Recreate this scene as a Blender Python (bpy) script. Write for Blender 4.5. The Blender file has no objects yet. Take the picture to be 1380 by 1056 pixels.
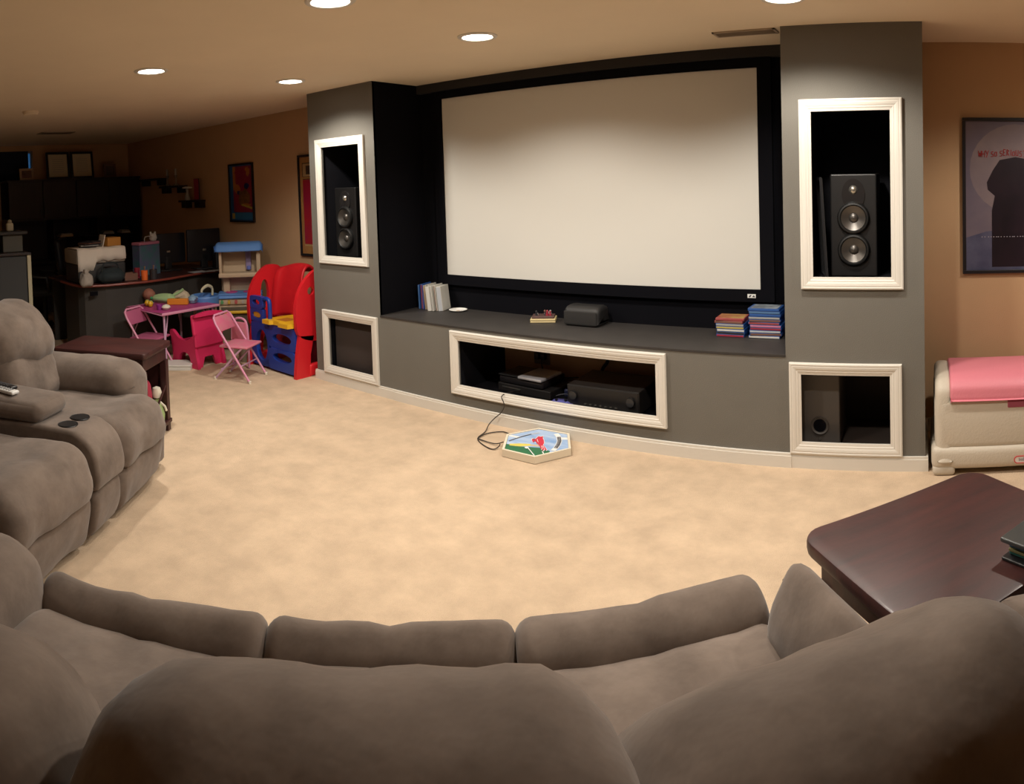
import bpy, math, random
from mathutils import Vector, Matrix, noise
sc = bpy.context.scene
col = sc.collection
rnd = random.Random(7)
PI = math.pi

# ------------------------------------------------------------------ camera
F, V0, PITCH, ROLL, YAW, H = 927.6662, 274.5917, .0329, -.0323, 1244.8487, 1.5397
a = (YAW - 690) / F
cp, sp, cr, sr = math.cos(PITCH), math.sin(PITCH), math.cos(ROLL), math.sin(ROLL)
Rx = Matrix(((1, 0, 0), (0, cp, -sp), (0, sp, cp)))
Ry = Matrix(((cr, 0, sr), (0, 1, 0), (-sr, 0, cr)))
Ra = Matrix(((math.cos(a), math.sin(a), 0), (-math.sin(a), math.cos(a), 0), (0, 0, 1)))
W2L = Ry @ Rx @ Ra
L2C = Matrix(((1, 0, 0), (0, 0, 1), (0, -1, 0)))      # local (right, forward, up) -> camera (x, y up, -z forward)
cd = bpy.data.cameras.new('camera')
cam = bpy.data.objects.new('camera', cd); col.objects.link(cam); sc.camera = cam
cam.matrix_world = Matrix.Translation((0, 0, H)) @ (L2C @ W2L).transposed().to_4x4()
cd.type = 'PANO'
cd.panorama_type = 'CENTRAL_CYLINDRICAL'
cd.central_cylindrical_range_u_min = -690 / F
cd.central_cylindrical_range_u_max = 690 / F
cd.central_cylindrical_range_v_min = -(1056 - V0) / F
cd.central_cylindrical_range_v_max = V0 / F
cd.central_cylindrical_radius = 1.0
cd.clip_start = .01

# ------------------------------------------------------------------ world, exposure, lights
w = bpy.data.worlds.new('world'); sc.world = w; w.use_nodes = True
w.node_tree.nodes['Background'].inputs[0].default_value = (.03, .12, .26, 1)    # dusk outside the basement window
w.node_tree.nodes['Background'].inputs[1].default_value = .6
sc.view_settings.view_transform = 'Standard'
sc.view_settings.look = 'None'
sc.view_settings.gamma = 1
sc.view_settings.use_curve_mapping = False
sc.view_settings.exposure = 0.0
CAN_W = 92
CAN_COL = (1, .93, .825)
CAN_SPREAD = 150
CANS = [(-2.12, 1.86), (-3.78, 1.86), (-3.84, 2.97), (-2.16, 2.90), (-.59, 2.93)]
CAN_EXTRA = [(-.59, 1.86), (1.0, 2.93)]

# ------------------------------------------------------------------ materials
MATS = {}
def mat(name, c, rough=.6, metal=0, var=0, vscale=6, bump=0, bscale=60, spec=.5, emit=None, estr=0, c2=None, sheen=0, det=4, wave=None, trans=0, coat=0):
    if name in MATS: return MATS[name]
    m = bpy.data.materials.new(name); m.use_nodes = True
    nt = m.node_tree; b = nt.nodes['Principled BSDF']
    b.inputs['Base Color'].default_value = (*c, 1)
    b.inputs['Roughness'].default_value = rough
    b.inputs['Metallic'].default_value = metal
    b.inputs['Specular IOR Level'].default_value = spec
    if sheen:
        b.inputs['Sheen Weight'].default_value = sheen
        b.inputs['Sheen Roughness'].default_value = .5
    if coat: b.inputs['Coat Weight'].default_value = coat; b.inputs['Coat Roughness'].default_value = .15
    if trans: b.inputs['Transmission Weight'].default_value = trans
    tc = nt.nodes.new('ShaderNodeTexCoord')
    if var or c2:
        n = nt.nodes.new('ShaderNodeTexNoise'); n.inputs['Scale'].default_value = vscale; n.inputs['Detail'].default_value = det
        n.inputs['Roughness'].default_value = .6
        r = nt.nodes.new('ShaderNodeValToRGB')
        lo = tuple(x * (1 - var) for x in c) if c2 is None else c2
        hi = tuple(min(1, x * (1 + var)) for x in c) if c2 is None else c
        r.color_ramp.elements[0].position = .32; r.color_ramp.elements[0].color = (*lo, 1)
        r.color_ramp.elements[1].position = .68; r.color_ramp.elements[1].color = (*hi, 1)
        if wave:
            mp = nt.nodes.new('ShaderNodeMapping'); mp.inputs['Scale'].default_value = wave
            nt.links.new(tc.outputs['Object'], mp.inputs['Vector']); nt.links.new(mp.outputs[0], n.inputs['Vector'])
        else:
            nt.links.new(tc.outputs['Object'], n.inputs['Vector'])
        nt.links.new(n.outputs['Fac'], r.inputs[0]); nt.links.new(r.outputs[0], b.inputs['Base Color'])
    if bump:
        n2 = nt.nodes.new('ShaderNodeTexNoise'); n2.inputs['Scale'].default_value = bscale; n2.inputs['Detail'].default_value = 3
        bp = nt.nodes.new('ShaderNodeBump'); bp.inputs['Strength'].default_value = bump; bp.inputs['Distance'].default_value = .01
        nt.links.new(tc.outputs['Object'], n2.inputs['Vector']); nt.links.new(n2.outputs['Fac'], bp.inputs['Height'])
        nt.links.new(bp.outputs[0], b.inputs['Normal'])
    if emit:
        b.inputs['Emission Color'].default_value = (*emit, 1); b.inputs['Emission Strength'].default_value = estr
    MATS[name] = m
    return m

M_carpet = mat('carpet', (.575, .435, .305), .95, var=.12, vscale=6.5, bump=.55, bscale=230, spec=.1, det=14)
M_ceil = mat('ceiling_paint', (.84, .71, .53), .9, var=.02, vscale=2, bump=.1, bscale=150, spec=.2)
M_tan = mat('tan_wall_paint', (.55, .355, .20), .85, var=.03, vscale=2, bump=.12, bscale=180, spec=.25)
M_grey = mat('grey_wall_paint', (.160, .150, .130), .8, var=.03, vscale=3, bump=.12, bscale=180, spec=.3)
M_velvet = mat('black_velvet', (.004, .004, .006), .95, spec=.1)
M_black = mat('matte_black_paint', (.006, .006, .009), .8, spec=.2, bump=.1, bscale=120)
M_ledge = mat('charcoal_ledge_paint', (.038, .034, .032), .55, var=.1, vscale=8, spec=.35)
M_white = mat('cream_trim_paint', (.70, .665, .60), .5)
M_screen = mat('projection_screen_fabric', (.66, .645, .60), .9, spec=.1, bump=.05, bscale=400)
M_plast = mat('black_plastic', (.012, .012, .014), .4)
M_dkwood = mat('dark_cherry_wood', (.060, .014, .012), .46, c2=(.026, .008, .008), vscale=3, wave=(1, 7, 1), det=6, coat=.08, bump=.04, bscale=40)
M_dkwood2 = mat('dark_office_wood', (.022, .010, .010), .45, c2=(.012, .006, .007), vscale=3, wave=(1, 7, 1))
M_suede = mat('taupe_microsuede', (.190, .147, .119), .95, c2=(.112, .084, .067), vscale=7, det=9, bump=.30, bscale=16, spec=.15, sheen=.25)
M_cup = mat('cup_holder_liner', (.008, .008, .009), .4)

# ------------------------------------------------------------------ mesh builder
class G:
    def __init__(s): s.v = []; s.f = []; s.m = []; s.mi = 0; s.T = Matrix.Identity(4)
    def at(s, x=0, y=0, z=0, rz=0, rx=0, ry=0):
        s.T = Matrix.Translation((x, y, z)) @ Matrix.Rotation(rz, 4, 'Z') @ Matrix.Rotation(ry, 4, 'Y') @ Matrix.Rotation(rx, 4, 'X'); return s
    def add(s, vs, fs):
        o = len(s.v); T = s.T
        s.v += [tuple(T @ Vector(p)) for p in vs]
        s.f += [tuple(o + i for i in f) for f in fs]; s.m += [s.mi] * len(fs); return s
    def box(s, x0, x1, y0, y1, z0, z1, b=0):
        if x0 > x1: x0, x1 = x1, x0
        if y0 > y1: y0, y1 = y1, y0
        if z0 > z1: z0, z1 = z1, z0
        if b <= 0:
            return s.add([(x0, y0, z0), (x1, y0, z0), (x1, y1, z0), (x0, y1, z0), (x0, y0, z1), (x1, y0, z1), (x1, y1, z1), (x0, y1, z1)],
                         [(0, 3, 2, 1), (4, 5, 6, 7), (0, 1, 5, 4), (1, 2, 6, 5), (2, 3, 7, 6), (3, 0, 4, 7)])
        return s.rbox(x0, x1, y0, y1, z0, z1, b, 1)
    def rbox(s, x0, x1, y0, y1, z0, z1, r, seg=3, mid=1, bulge=0, nz=0, nsc=4, seed=0):
        c = ((x0 + x1) / 2, (y0 + y1) / 2, (z0 + z1) / 2); h = (abs(x1 - x0) / 2, abs(y1 - y0) / 2, abs(z1 - z0) / 2)
        r = min(r, *[q * .999 for q in h])
        ax = []
        for k in range(3):
            L = [-h[k] + r * (1 - math.cos(i / seg * PI / 2)) if seg > 1 else -h[k] + r * i for i in range(seg + 1)]
            lo, hi = -h[k] + r, h[k] - r
            M = [lo + (hi - lo) * i / mid for i in range(1, mid)]
            ax.append(L + M + [-q for q in reversed(L)])
        n = [len(q) for q in ax]
        idx = {}; vs = []; fs = []
        def vid(i, j, k):
            if (i, j, k) in idx: return idx[(i, j, k)]
            p = [ax[0][i], ax[1][j], ax[2][k]]
            core = [max(-(h[q] - r), min(h[q] - r, p[q])) for q in range(3)]
            d = Vector([p[q] - core[q] for q in range(3)])
            if d.length > 1e-9: d = d.normalized()
            o = Vector(core) + d * r
            if bulge:
                for q in range(3):
                    q1, q2 = (q + 1) % 3, (q + 2) % 3
                    if abs(d[q]) > .3: o[q] += math.copysign(bulge, d[q]) * abs(d[q]) * (1 - (p[q1] / h[q1]) ** 2) * (1 - (p[q2] / h[q2]) ** 2)
            if nz:
                t = noise.noise(Vector((o[0] * nsc + seed * 7.3, o[1] * nsc, o[2] * nsc))); o += d * nz * t
            idx[(i, j, k)] = len(vs); vs.append((o[0] + c[0], o[1] + c[1], o[2] + c[2])); return idx[(i, j, k)]
        for q in range(3):
            q1, q2 = (q + 1) % 3, (q + 2) % 3
            for side in (0, n[q] - 1):
                for i in range(n[q1] - 1):
                    for j in range(n[q2] - 1):
                        quad = []
                        for (di, dj) in ((0, 0), (1, 0), (1, 1), (0, 1)):
                            t = [0, 0, 0]; t[q] = side; t[q1] = i + di; t[q2] = j + dj; quad.append(vid(*t))
                        if side == 0: quad.reverse()
                        fs.append(tuple(quad))
        return s.add(vs, fs)
    def prism(s, poly, z0, z1):           # poly in xy, CCW
        n = len(poly)
        vs = [(x, y, z0) for x, y in poly] + [(x, y, z1) for x, y in poly]
        return s.add(vs, [tuple(range(n - 1, -1, -1)), tuple(range(n, 2 * n))] + [(i, (i + 1) % n, n + (i + 1) % n, n + i) for i in range(n)])
    def prismY(s, poly, y0, y1):          # poly in xz (x right, z up) extruded in y
        n = len(poly)
        vs = [(x, y0, z) for x, z in poly] + [(x, y1, z) for x, z in poly]
        return s.add(vs, [tuple(range(n)), tuple(range(2 * n - 1, n - 1, -1))] + [(i, n + i, n + (i + 1) % n, (i + 1) % n) for i in range(n)])
    def ringY(s, outer, inner, y0, y1):   # plate with one hole; same vertex count
        n = len(outer)
        vs = [(x, y0, z) for x, z in outer] + [(x, y0, z) for x, z in inner] + [(x, y1, z) for x, z in outer] + [(x, y1, z) for x, z in inner]
        fs = []
        for i in range(n):
            j = (i + 1) % n
            fs += [(i, j, n + j, n + i), (2 * n + i, 3 * n + i, 3 * n + j, 2 * n + j), (i, 2 * n + i, 2 * n + j, j), (n + i, n + j, 3 * n + j, 3 * n + i)]
        return s.add(vs, fs)
    def cyl(s, x, y, z0, z1, r, r2=None, n=20):
        r2 = r if r2 is None else r2
        vs = [(x + r * math.cos(2 * PI * i / n), y + r * math.sin(2 * PI * i / n), z0) for i in range(n)] + [(x + r2 * math.cos(2 * PI * i / n), y + r2 * math.sin(2 * PI * i / n), z1) for i in range(n)]
        return s.add(vs, [tuple(range(n - 1, -1, -1)), tuple(range(n, 2 * n))] + [(i, (i + 1) % n, n + (i + 1) % n, n + i) for i in range(n)])
    def lathe(s, prof, x=0, y=0, n=24, axis='Z', cap=True):   # prof [(r,z)]
        vs = []; fs = []; m = len(prof)
        for i in range(n):
            c, q = math.cos(2 * PI * i / n), math.sin(2 * PI * i / n)
            for r, z in prof:
                vs.append((x + r * c, y + r * q, z) if axis == 'Z' else (x + r * c, z, y + r * q))
        for i in range(n):
            j = (i + 1) % n
            for k in range(m - 1):
                f = (i * m + k, j * m + k, j * m + k + 1, i * m + k + 1)
                fs.append(f if axis == 'Z' else f[::-1])
        for k, rev in ((0, True), (m - 1, False)):
            if cap and prof[k][0] > 1e-6:
                f = [i * m + k for i in range(n)]
                if rev: f.reverse()
                fs.append(tuple(f if axis == 'Z' else f[::-1]))
        return s.add(vs, fs)
    def tube(s, pts, r, n=8, closed=False):
        P = [Vector(p) for p in pts]; vs = []; fs = []; m = len(P)
        up = Vector((0, 0, 1)); prev = None
        for i, p in enumerate(P):
            if closed: t = P[(i + 1) % m] - P[i - 1]
            else: t = P[min(i + 1, m - 1)] - P[max(i - 1, 0)]
            t.normalize()
            if prev is None:
                a1 = t.cross(up if abs(t.z) < .95 else Vector((1, 0, 0))).normalized()
            else:
                a1 = (prev - t * prev.dot(t)).normalized()
            prev = a1; b1 = t.cross(a1)
            for k in range(n):
                an = 2 * PI * k / n; vs.append(tuple(p + a1 * math.cos(an) * r + b1 * math.sin(an) * r))
        rng = m if closed else m - 1
        for i in range(rng):
            j = (i + 1) % m
            for k in range(n):
                l = (k + 1) % n; fs.append((i * n + k, i * n + l, j * n + l, j * n + k))
        if not closed: fs += [tuple(range(n - 1, -1, -1)), tuple(range((m - 1) * n, m * n))]
        return s.add(vs, fs)
    def build(s, name, m, parent=None, smooth=False, loc=None):
        me = bpy.data.meshes.new(name); me.from_pydata(s.v, [], s.f)
        ms = m if isinstance(m, (list, tuple)) else [m]
        for q in ms: me.materials.append(q)
        if len(ms) > 1: me.polygons.foreach_set('material_index', s.m)
        if smooth:
            me.polygons.foreach_set('use_smooth', [True] * len(me.polygons))
            if smooth != 'all': me.set_sharp_from_angle(angle=math.radians(40))
        me.validate(); me.update()
        o = bpy.data.objects.new(name, me); col.objects.link(o)
        if parent: o.parent = parent
        if loc: o.location = loc
        return o

def spline(P, k=4, closed=True):
    out = []; n = len(P)
    for i in range(n if closed else n - 1):
        g = lambda j: P[j % n] if closed else P[max(0, min(n - 1, j))]
        p0, p1, p2, p3 = g(i - 1), g(i), g(i + 1), g(i + 2)
        for t in range(k):
            t = t / k
            out.append(tuple(.5 * ((2 * b) + (c - a_) * t + (2 * a_ - 5 * b + 4 * c - d) * t * t + (3 * b - a_ - 3 * c + d) * t ** 3) for a_, b, c, d in zip(p0, p1, p2, p3)))
    if not closed: out.append(tuple(P[-1]))
    return out

def pad(g, prof, x0, x1, r, k=4, nz=.012, nsc=4, seed=0, sag=0, mids=10, pinch=None):
    """upholstered roll: profile [(y,z)] CCW seen from +x, swept from x0 to x1, ends rounded by r"""
    P = spline(prof, k); n = len(P)
    nr = []
    for i in range(n):
        ty, tz = P[(i + 1) % n][0] - P[i - 1][0], P[(i + 1) % n][1] - P[i - 1][1]; l = math.hypot(ty, tz) + 1e-9
        nr.append((tz / l, -ty / l))
    A = sum(P[i][0] * P[(i + 1) % n][1] - P[(i + 1) % n][0] * P[i][1] for i in range(n))
    sg = 1 if A > 0 else -1
    sl = []
    for i in range(6): q = i / 5; sl.append((x0 + r * (1 - math.sin(q * PI / 2)), r * (1 - math.cos(q * PI / 2))))
    sl.reverse()
    sl = [(x0 + r * (1 - math.cos(i / 5 * PI / 2)), r * (1 - math.sin(i / 5 * PI / 2))) for i in range(6)]
    M = [(x0 + r + (x1 - x0 - 2 * r) * i / mids, 0) for i in range(1, mids)]
    E = [(x1 - (q[0] - x0), q[1]) for q in reversed(sl)]
    S = sl + M + E
    vs = []; fs = []
    for x, ins in S:
        t = (x - x0) / (x1 - x0)
        for i, (y, z) in enumerate(P):
            d = -ins * sg
            v = Vector((x * nsc + seed * 3.7, y * nsc, z * nsc))
            d2 = nz * noise.noise(v) + nz * .5 * noise.noise(v * 2.7)
            if pinch: d2 -= pinch * math.exp(-((t - .5) / .035) ** 2)
            yy = y + nr[i][0] * (d + sg * d2); zz = z + nr[i][1] * (d + sg * d2)
            vs.append((x, yy, zz - sag * (4 * (t - .5) ** 2)))
    m = len(S)
    for j in range(m - 1):
        for i in range(n):
            k2 = (i + 1) % n
            f = (j * n + i, j * n + k2, (j + 1) * n + k2, (j + 1) * n + i)
            fs.append(f[::-1] if sg > 0 else f)
    c0 = tuple(range(n)); c1 = tuple(range((m - 1) * n, m * n))
    fs += [c0[::-1], c1] if sg > 0 else [c0, c1[::-1]]
    # orientation
    fs = [f[::-1] for f in fs] if sg > 0 else fs
    return g.add(vs, fs)

def fixn(o):
    import bmesh
    b = bmesh.new(); b.from_mesh(o.data); bmesh.ops.recalc_face_normals(b, faces=b.faces); b.to_mesh(o.data); b.free(); return o

def tag(o, label=None, cat=None, group=None, kind=None):
    if label: o['label'] = label
    if cat: o['category'] = cat
    if group: o['group'] = group
    if kind: o['kind'] = kind
    return o
def thing(name, label, cat, loc=(0, 0, 0), rz=0, group=None):
    o = bpy.data.objects.new(name, None); col.objects.link(o); o.empty_display_size = .1
    o.location = loc; o.rotation_euler = (0, 0, rz)
    return tag(o, label, cat, group)
def struct(name, g, m, parent=None, smooth=False):
    o = g.build(name, m, parent, smooth)
    if not parent: o['kind'] = 'structure'
    return o
KIDS = {}
def dup(o, loc=None, rz=None, label=None, parent=None):
    kids = [c for c in o.children]
    c = o.copy(); col.objects.link(c)
    if parent: c.parent = parent
    if loc: c.location = loc
    if rz is not None: c.rotation_euler = (0, 0, rz)
    if label: c['label'] = label
    for k in kids: dup(k, parent=c)
    return c
def circ(cx, cz, r, n=24, a0=0, ry=None):
    ry = r if ry is None else ry
    return [(cx + r * math.cos(a0 + 2 * PI * i / n), cz + ry * math.sin(a0 + 2 * PI * i / n)) for i in range(n)]
def rrect(x0, x1, z0, z1, r, k=4):
    out = []
    for cx, cz, a0 in ((x1 - r, z0 + r, -PI / 2), (x1 - r, z1 - r, 0), (x0 + r, z1 - r, PI / 2), (x0 + r, z0 + r, PI)):
        for i in range(k + 1):
            t = a0 + PI / 2 * i / k; out.append((cx + r * math.cos(t), cz + r * math.sin(t)))
    return out
def textmesh(body, size, name, m, parent, loc, rot, ext=.0008):
    cu = bpy.data.curves.new('t', 'FONT'); cu.body = body; cu.size = size; cu.extrude = ext; cu.align_x = 'CENTER'; cu.align_y = 'CENTER'
    t = bpy.data.objects.new('t', cu); col.objects.link(t)
    dg = bpy.context.evaluated_depsgraph_get(); me = bpy.data.meshes.new_from_object(t.evaluated_get(dg))
    bpy.data.objects.remove(t); me.materials.clear(); me.materials.append(m)
    o = bpy.data.objects.new(name, me); col.objects.link(o); o.parent = parent; o.location = loc; o.rotation_euler = rot
    return o

# ------------------------------------------------------------------ room shell
XL, XR, YW, YF0, CZ = -9.13, 3.0, 4.06, -3.0, 2.3
YF, YR = 3.5, 4.03
struct('floor', G().box(XL - .1, XR + .1, YF0 - .1, YW + .1, -.1, 0), M_carpet)
def holes_panel(g, x0, x1, z0, z1, holes, put):
    xs = sorted({x0, x1, *[h[0] for h in holes], *[h[1] for h in holes]}); zs = sorted({z0, z1, *[h[2] for h in holes], *[h[3] for h in holes]})
    for i in range(len(xs) - 1):
        for j in range(len(zs) - 1):
            cx, cz = (xs[i] + xs[i + 1]) / 2, (zs[j] + zs[j + 1]) / 2
            if not any(h[0] < cx < h[1] and h[2] < cz < h[3] for h in holes): put(g, xs[i], xs[i + 1], zs[j], zs[j + 1])
    return g
struct('ceiling', G().box(XL - .1, XR + .1, YF0 - .1, YW + .1, CZ, CZ + .12), M_ceil)
struct('wall_back', G().box(XL - .1, XR + .1, YW, YW + .1, 0, CZ), M_tan)
struct('wall_right', G().box(XR, XR + .1, YF0, YW, 0, CZ), M_tan)
struct('wall_front', G().box(XL - .1, XR + .1, YF0 - .1, YF0, 0, CZ), M_tan)
WY0, WY1, WZ0, WZ1 = 1.5, 2.62, 1.78, 2.225
struct('wall_left', holes_panel(G(), YF0, YW, 0, CZ, [(WY0, WY1, WZ0, WZ1)], lambda g, y0, y1, z0, z1: g.box(XL - .1, XL, y0, y1, z0, z1)), M_tan)
# basement window with a dark blind that leaves a sliver of dusk at its right edge
g = G()
for q in ((WY0, WY1, WZ0, WZ0 + .03), (WY0, WY1, WZ1 - .03, WZ1), (WY0, WY0 + .03, WZ0 + .03, WZ1 - .03), (WY1 - .012, WY1, WZ0 + .03, WZ1 - .03)): g.box(XL - .09, XL - .05, *q)
win = struct('window_1', g, mat('window_vinyl', (.25, .25, .27), .5))
G().box(XL - .075, XL - .07, WY0 + .03, WY1 - .012, WZ0 + .03, WZ1 - .03).build('pane', mat('window_glass', (.9, .95, 1), .02, trans=1), win)
Mbl = mat('navy_blind', (.006, .012, .035), .7, emit=None)
for i in range(14):
    z = WZ0 + .01 + i * .031
    G().at(XL - .03, 0, z, ry=.35).box(-.002, .002, WY0 + .04, WY1 - .055, 0, .034).build('blind_slat', Mbl, win)

# ------------------------------------------------------------------ media wall
X0, X1, X2, X3, ZL = -4.32, -3.571, -.725, 0.0, .595
FR = {'1': (-4.227, -3.67, .945, 1.92), '2': (-4.217, -3.60, .076, .576), '3': (-2.91, -1.397, .147, .5655), '4': (-.633, -.105, .945, 1.92), '5': (-.7055, -.118, .076, .558)}
MW = .062
def hole(k): f = FR[k]; return (f[0] + MW - .006, f[1] - MW + .006, f[2] + MW - .006, f[3] - MW + .006)
putY = lambda g, x0, x1, z0, z1: g.box(x0, x1, YF, YF + .02, z0, z1)
cl = struct('wall_left_column', holes_panel(G(), X0, X1, 0, CZ, [hole('1'), hole('2')], putY), M_grey)
G().box(X0, X0 + .02, YF + .02, YW, 0, CZ).build('side_panel', M_grey, cl)
tag(G().box(X1 - .02, X1, YF + .001, YW, 0, CZ).build('side_panel', M_velvet, cl), 'black inner side of the left column')
def niche(parent, k, zf, depth=4.0, m=M_black, zc=None, lp=.0):
    h = hole(k); zc = zc or h[3] + .02
    x0, x1 = h[0] - .03 - lp, h[1] + .03
    g = G(); g.box(x0, x1, YF + .02, depth, zf - .01, zf); g.box(x0, x1, YF + .02, depth, zc, zc + .01)
    g.box(x0 - .01, x0, YF + .02, depth, zf - .01, zc + .01); g.box(x1, x1 + .01, YF + .02, depth, zf - .01, zc + .01)
    g.box(x0 - .01, x1 + .01, depth, depth + .01, zf - .01, zc + .01)
    tag(g.build('niche_lining', m, parent), 'matte black lining of the opening')
niche(cl, '1', .985); niche(cl, '2', .09)
cr_ = struct('wall_right_column', holes_panel(G(), X2, X3, 0, CZ, [hole('4'), hole('5')], putY), M_grey)
G().box(X3 - .02, X3, YF + .02, YW, 0, CZ).build('side_panel', M_grey, cr_)
tag(G().box(X2, X2 + .02, YF + .001, YW, 0, CZ).build('side_panel', M_velvet, cr_), 'black inner side of the right column')
niche(cr_, '4', .985); niche(cr_, '5', .085, m=mat('dim_brown_lining', (.05, .035, .028), .8), lp=.0)
cw = struct('wall_console', holes_panel(G(), X1, X2, 0, ZL - .012, [hole('3')], putY), M_grey)
g = G(); g.box(X1, X2, YF + .001, YW, ZL - .03, ZL - .012)
g.box(X1, X2, YF - .004, YW, ZL - .012, ZL, 0)
tag(g.build('ledge', M_ledge, cw), 'charcoal ledge under the screen')
g = G(); g.box(-2.89, -2.87, YF + .02, YW, .05, ZL - .03); g.box(-1.44, -1.42, YF + .02, YW, .05, ZL - .03)
tag(g.build('niche_partition', M_black, cw), 'black side of the equipment opening')
tag(G().box(-2.89, -1.42, YF + .02, YW, .13, .15).build('niche_shelf', M_black, cw), 'black shelf under the equipment')
rb = struct('wall_recess', G().box(X1, X2, YR, YW, ZL, CZ), M_velvet)
tag(G().box(X1, X2, YR - .05, YR, 2.235, CZ).build('valance', mat('charcoal_valance', (.020, .018, .018), .8), rb), 'black valance above the screen')

# picture frame mouldings around the five openings
PROF = [(0, 0), (0, .018), (.004, .021), (.010, .0215), (.013, .0195), (.020, .0205), (.030, .019), (.040, .015), (.044, .0155), (.050, .012), (MW, .010), (MW, 0)]   # (inwards, proud)
for k, (x0, x1, z0, z1) in FR.items():
    fr = None
    cor = [(x0, z0), (x1, z0), (x1, z1), (x0, z1)]; inn = [(1, 1), (-1, 1), (-1, -1), (1, -1)]
    for e in range(4):
        f_ = (e + 1) % 4; vs = []
        for c in (e, f_):
            for q, d in PROF: vs.append((cor[c][0] + inn[c][0] * q, YF - d, cor[c][1] + inn[c][1] * q))
        n = len(PROF); fs = [(i, i + 1, n + i + 1, n + i) for i in range(n - 1)] + [(n - 1, 0, n, 2 * n - 1), tuple(range(n))[::-1], tuple(range(n, 2 * n))]
        gg = G().add(vs, fs)
        if fr is None: fr = tag(fixn(gg.build('trim_' + k, M_white)), kind='structure')
        else: fixn(gg.build('moulding', M_white, fr))
def base(name, segs):
    g = G()
    for (x0, x1, y0, y1) in segs:
        g.box(x0, x1, y0, y1, 0, .062)
        dx = .004 if x1 - x0 < y1 - y0 else 0; dy = .004 if dx == 0 else 0
        g.box(x0 + (dx if x0 != X3 else 0), x1 - (0 if dx == 0 else 0), y0 + dy, y1, .062, .075)
    return struct(name, g, M_white)
base('baseboard_left', [(XL, X0, YW - .014, YW)])
base('baseboard_right', [(X3, XR, YW - .014, YW)])
base('baseboard_column', [(X0 - .014, -3.44, YF - .014, YF), (X0 - .014, X0, YF, YW - .014)])
base('baseboard_console', [(-3.44, -.70, YF - .020, YF)])
base('baseboard_corner', [(-.70, X3 + .014, YF - .016, YF), (X3, X3 + .014, YF, YW - .014)])

# projection screen
t = thing('projection_screen', 'large pale grey projection screen in a black velvet frame above the ledge', 'screen', (-2.155, YR, 1.513))
hw, hh = 1.182, .663
G().box(-hw, hw, -.028, -.026, -hh, hh).build('screen_fabric', M_screen, t)
for q in ((-hw - .085, hw + .085, -hh - .075, -hh), (-hw - .085, hw + .085, hh, hh + .055), (-hw - .085, -hw, -hh, hh), (hw, hw + .085, -hh, hh)):
    G().box(q[0], q[1], -.04, -.002, q[2], q[3]).build('frame_bar', M_velvet, t)
nm = G().box(1.101, 1.152, -.043, -.040, -.713, -.69).build('maker_plate', mat('plate_white', (.8, .8, .78), .4), t)
g = G(); g.prismY([(1.108, -.708), (1.118, -.708), (1.126, -.695), (1.116, -.695)], -.0445, -.043); g.prismY([(1.13, -.708), (1.149, -.708), (1.14, -.695)], -.0445, -.043)
g.build('plate_mark', mat('plate_mark', (.05, .05, .05), .5), nm)

# ------------------------------------------------------------------ recessed lights
M_bulb = mat('lamp_lens', (1, 1, 1), .5, emit=(1, .95, .86), estr=14)
def can(x, y, label=None, vis=True):
    t = thing('recessed_light', label, 'ceiling light', (x, y, CZ), 0, 'recessed ceiling lights') if vis else None
    if vis:
        G().lathe([(.105, 0), (.105, -.004), (.095, -.010), (.082, -.008), (.076, 0)], n=32).build('trim_ring', M_white, t, True)
        G().lathe([(.0001, -.012), (.04, -.011), (.076, -.004), (.076, -.0005)], n=32).build('lens', M_bulb, t, True)
    ld = bpy.data.lights.new('can_light', 'SPOT'); ld.shadow_soft_size = .06; ld.energy = CAN_W; ld.color = CAN_COL; ld.spot_size = math.radians(CAN_SPREAD); ld.spot_blend = .45
    lo = bpy.data.objects.new('can_light', ld); col.objects.link(lo)
    if t: lo.parent = t; lo.location = (0, 0, -.02)
    else: lo.location = (x, y, CZ - .02)
LB = ['bright recessed ceiling light at the top edge, nearest the viewer', 'bright recessed ceiling light farthest left, over the loveseat',
      'bright recessed ceiling light in front of the left grey column', 'bright recessed ceiling light above the left half of the screen', 'bright recessed ceiling light in front of the right grey column']
for (x, y), l in zip(CANS, LB): can(x, y, l)
for (x, y), l in zip(CAN_EXTRA, ('recessed ceiling light over the right end of the long sofa', 'recessed ceiling light in front of the toy chest')): can(x, y, l)

# ceiling vents and detector
M_vent = mat('vent_metal', (.42, .33, .24), .6)
def vent(x, y, lx, ly, label, m=M_vent):
    t = thing('ceiling_vent', label, 'vent', (x, y, CZ), 0)
    g = G()
    for q in ((-lx, lx, -ly, -ly + .012), (-lx, lx, ly - .012, ly), (-lx, -lx + .012, -ly, ly), (lx - .012, lx, -ly, ly)): g.box(q[0], q[1], q[2], q[3], -.008, 0)
    g.build('vent_frame', m, t)
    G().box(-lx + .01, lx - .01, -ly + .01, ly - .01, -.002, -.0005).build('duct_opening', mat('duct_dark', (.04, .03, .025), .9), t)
    n = max(2, int(ly / .012))
    for i in range(n):
        yy = -ly + .016 + (2 * ly - .03) * (i + .5) / n
        G().at(0, yy, -.005, rx=.7).box(-lx + .012, lx - .012, -.006, .006, -.0008, .0008).build('slat', m, t)
vent(-.93, 3.58, .17, .06, 'narrow ceiling vent near the right grey column')
vent(-7.45, 2.43, .10, .20, 'dark ceiling vent over the unlit office')
t = thing('smoke_detector', 'round pale smoke detector on the ceiling over the office', 'smoke detector', (-5.63, 1.62, CZ))
G().lathe([(.07, 0), (.07, -.012), (.06, -.03), (.03, -.036), (.0001, -.036)], n=28).build('housing', M_ceil, t, True)
G().lathe([(.062, -.016), (.066, -.020), (.062, -.024)], n=28).build('vent_ring', M_vent, t, True)
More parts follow.
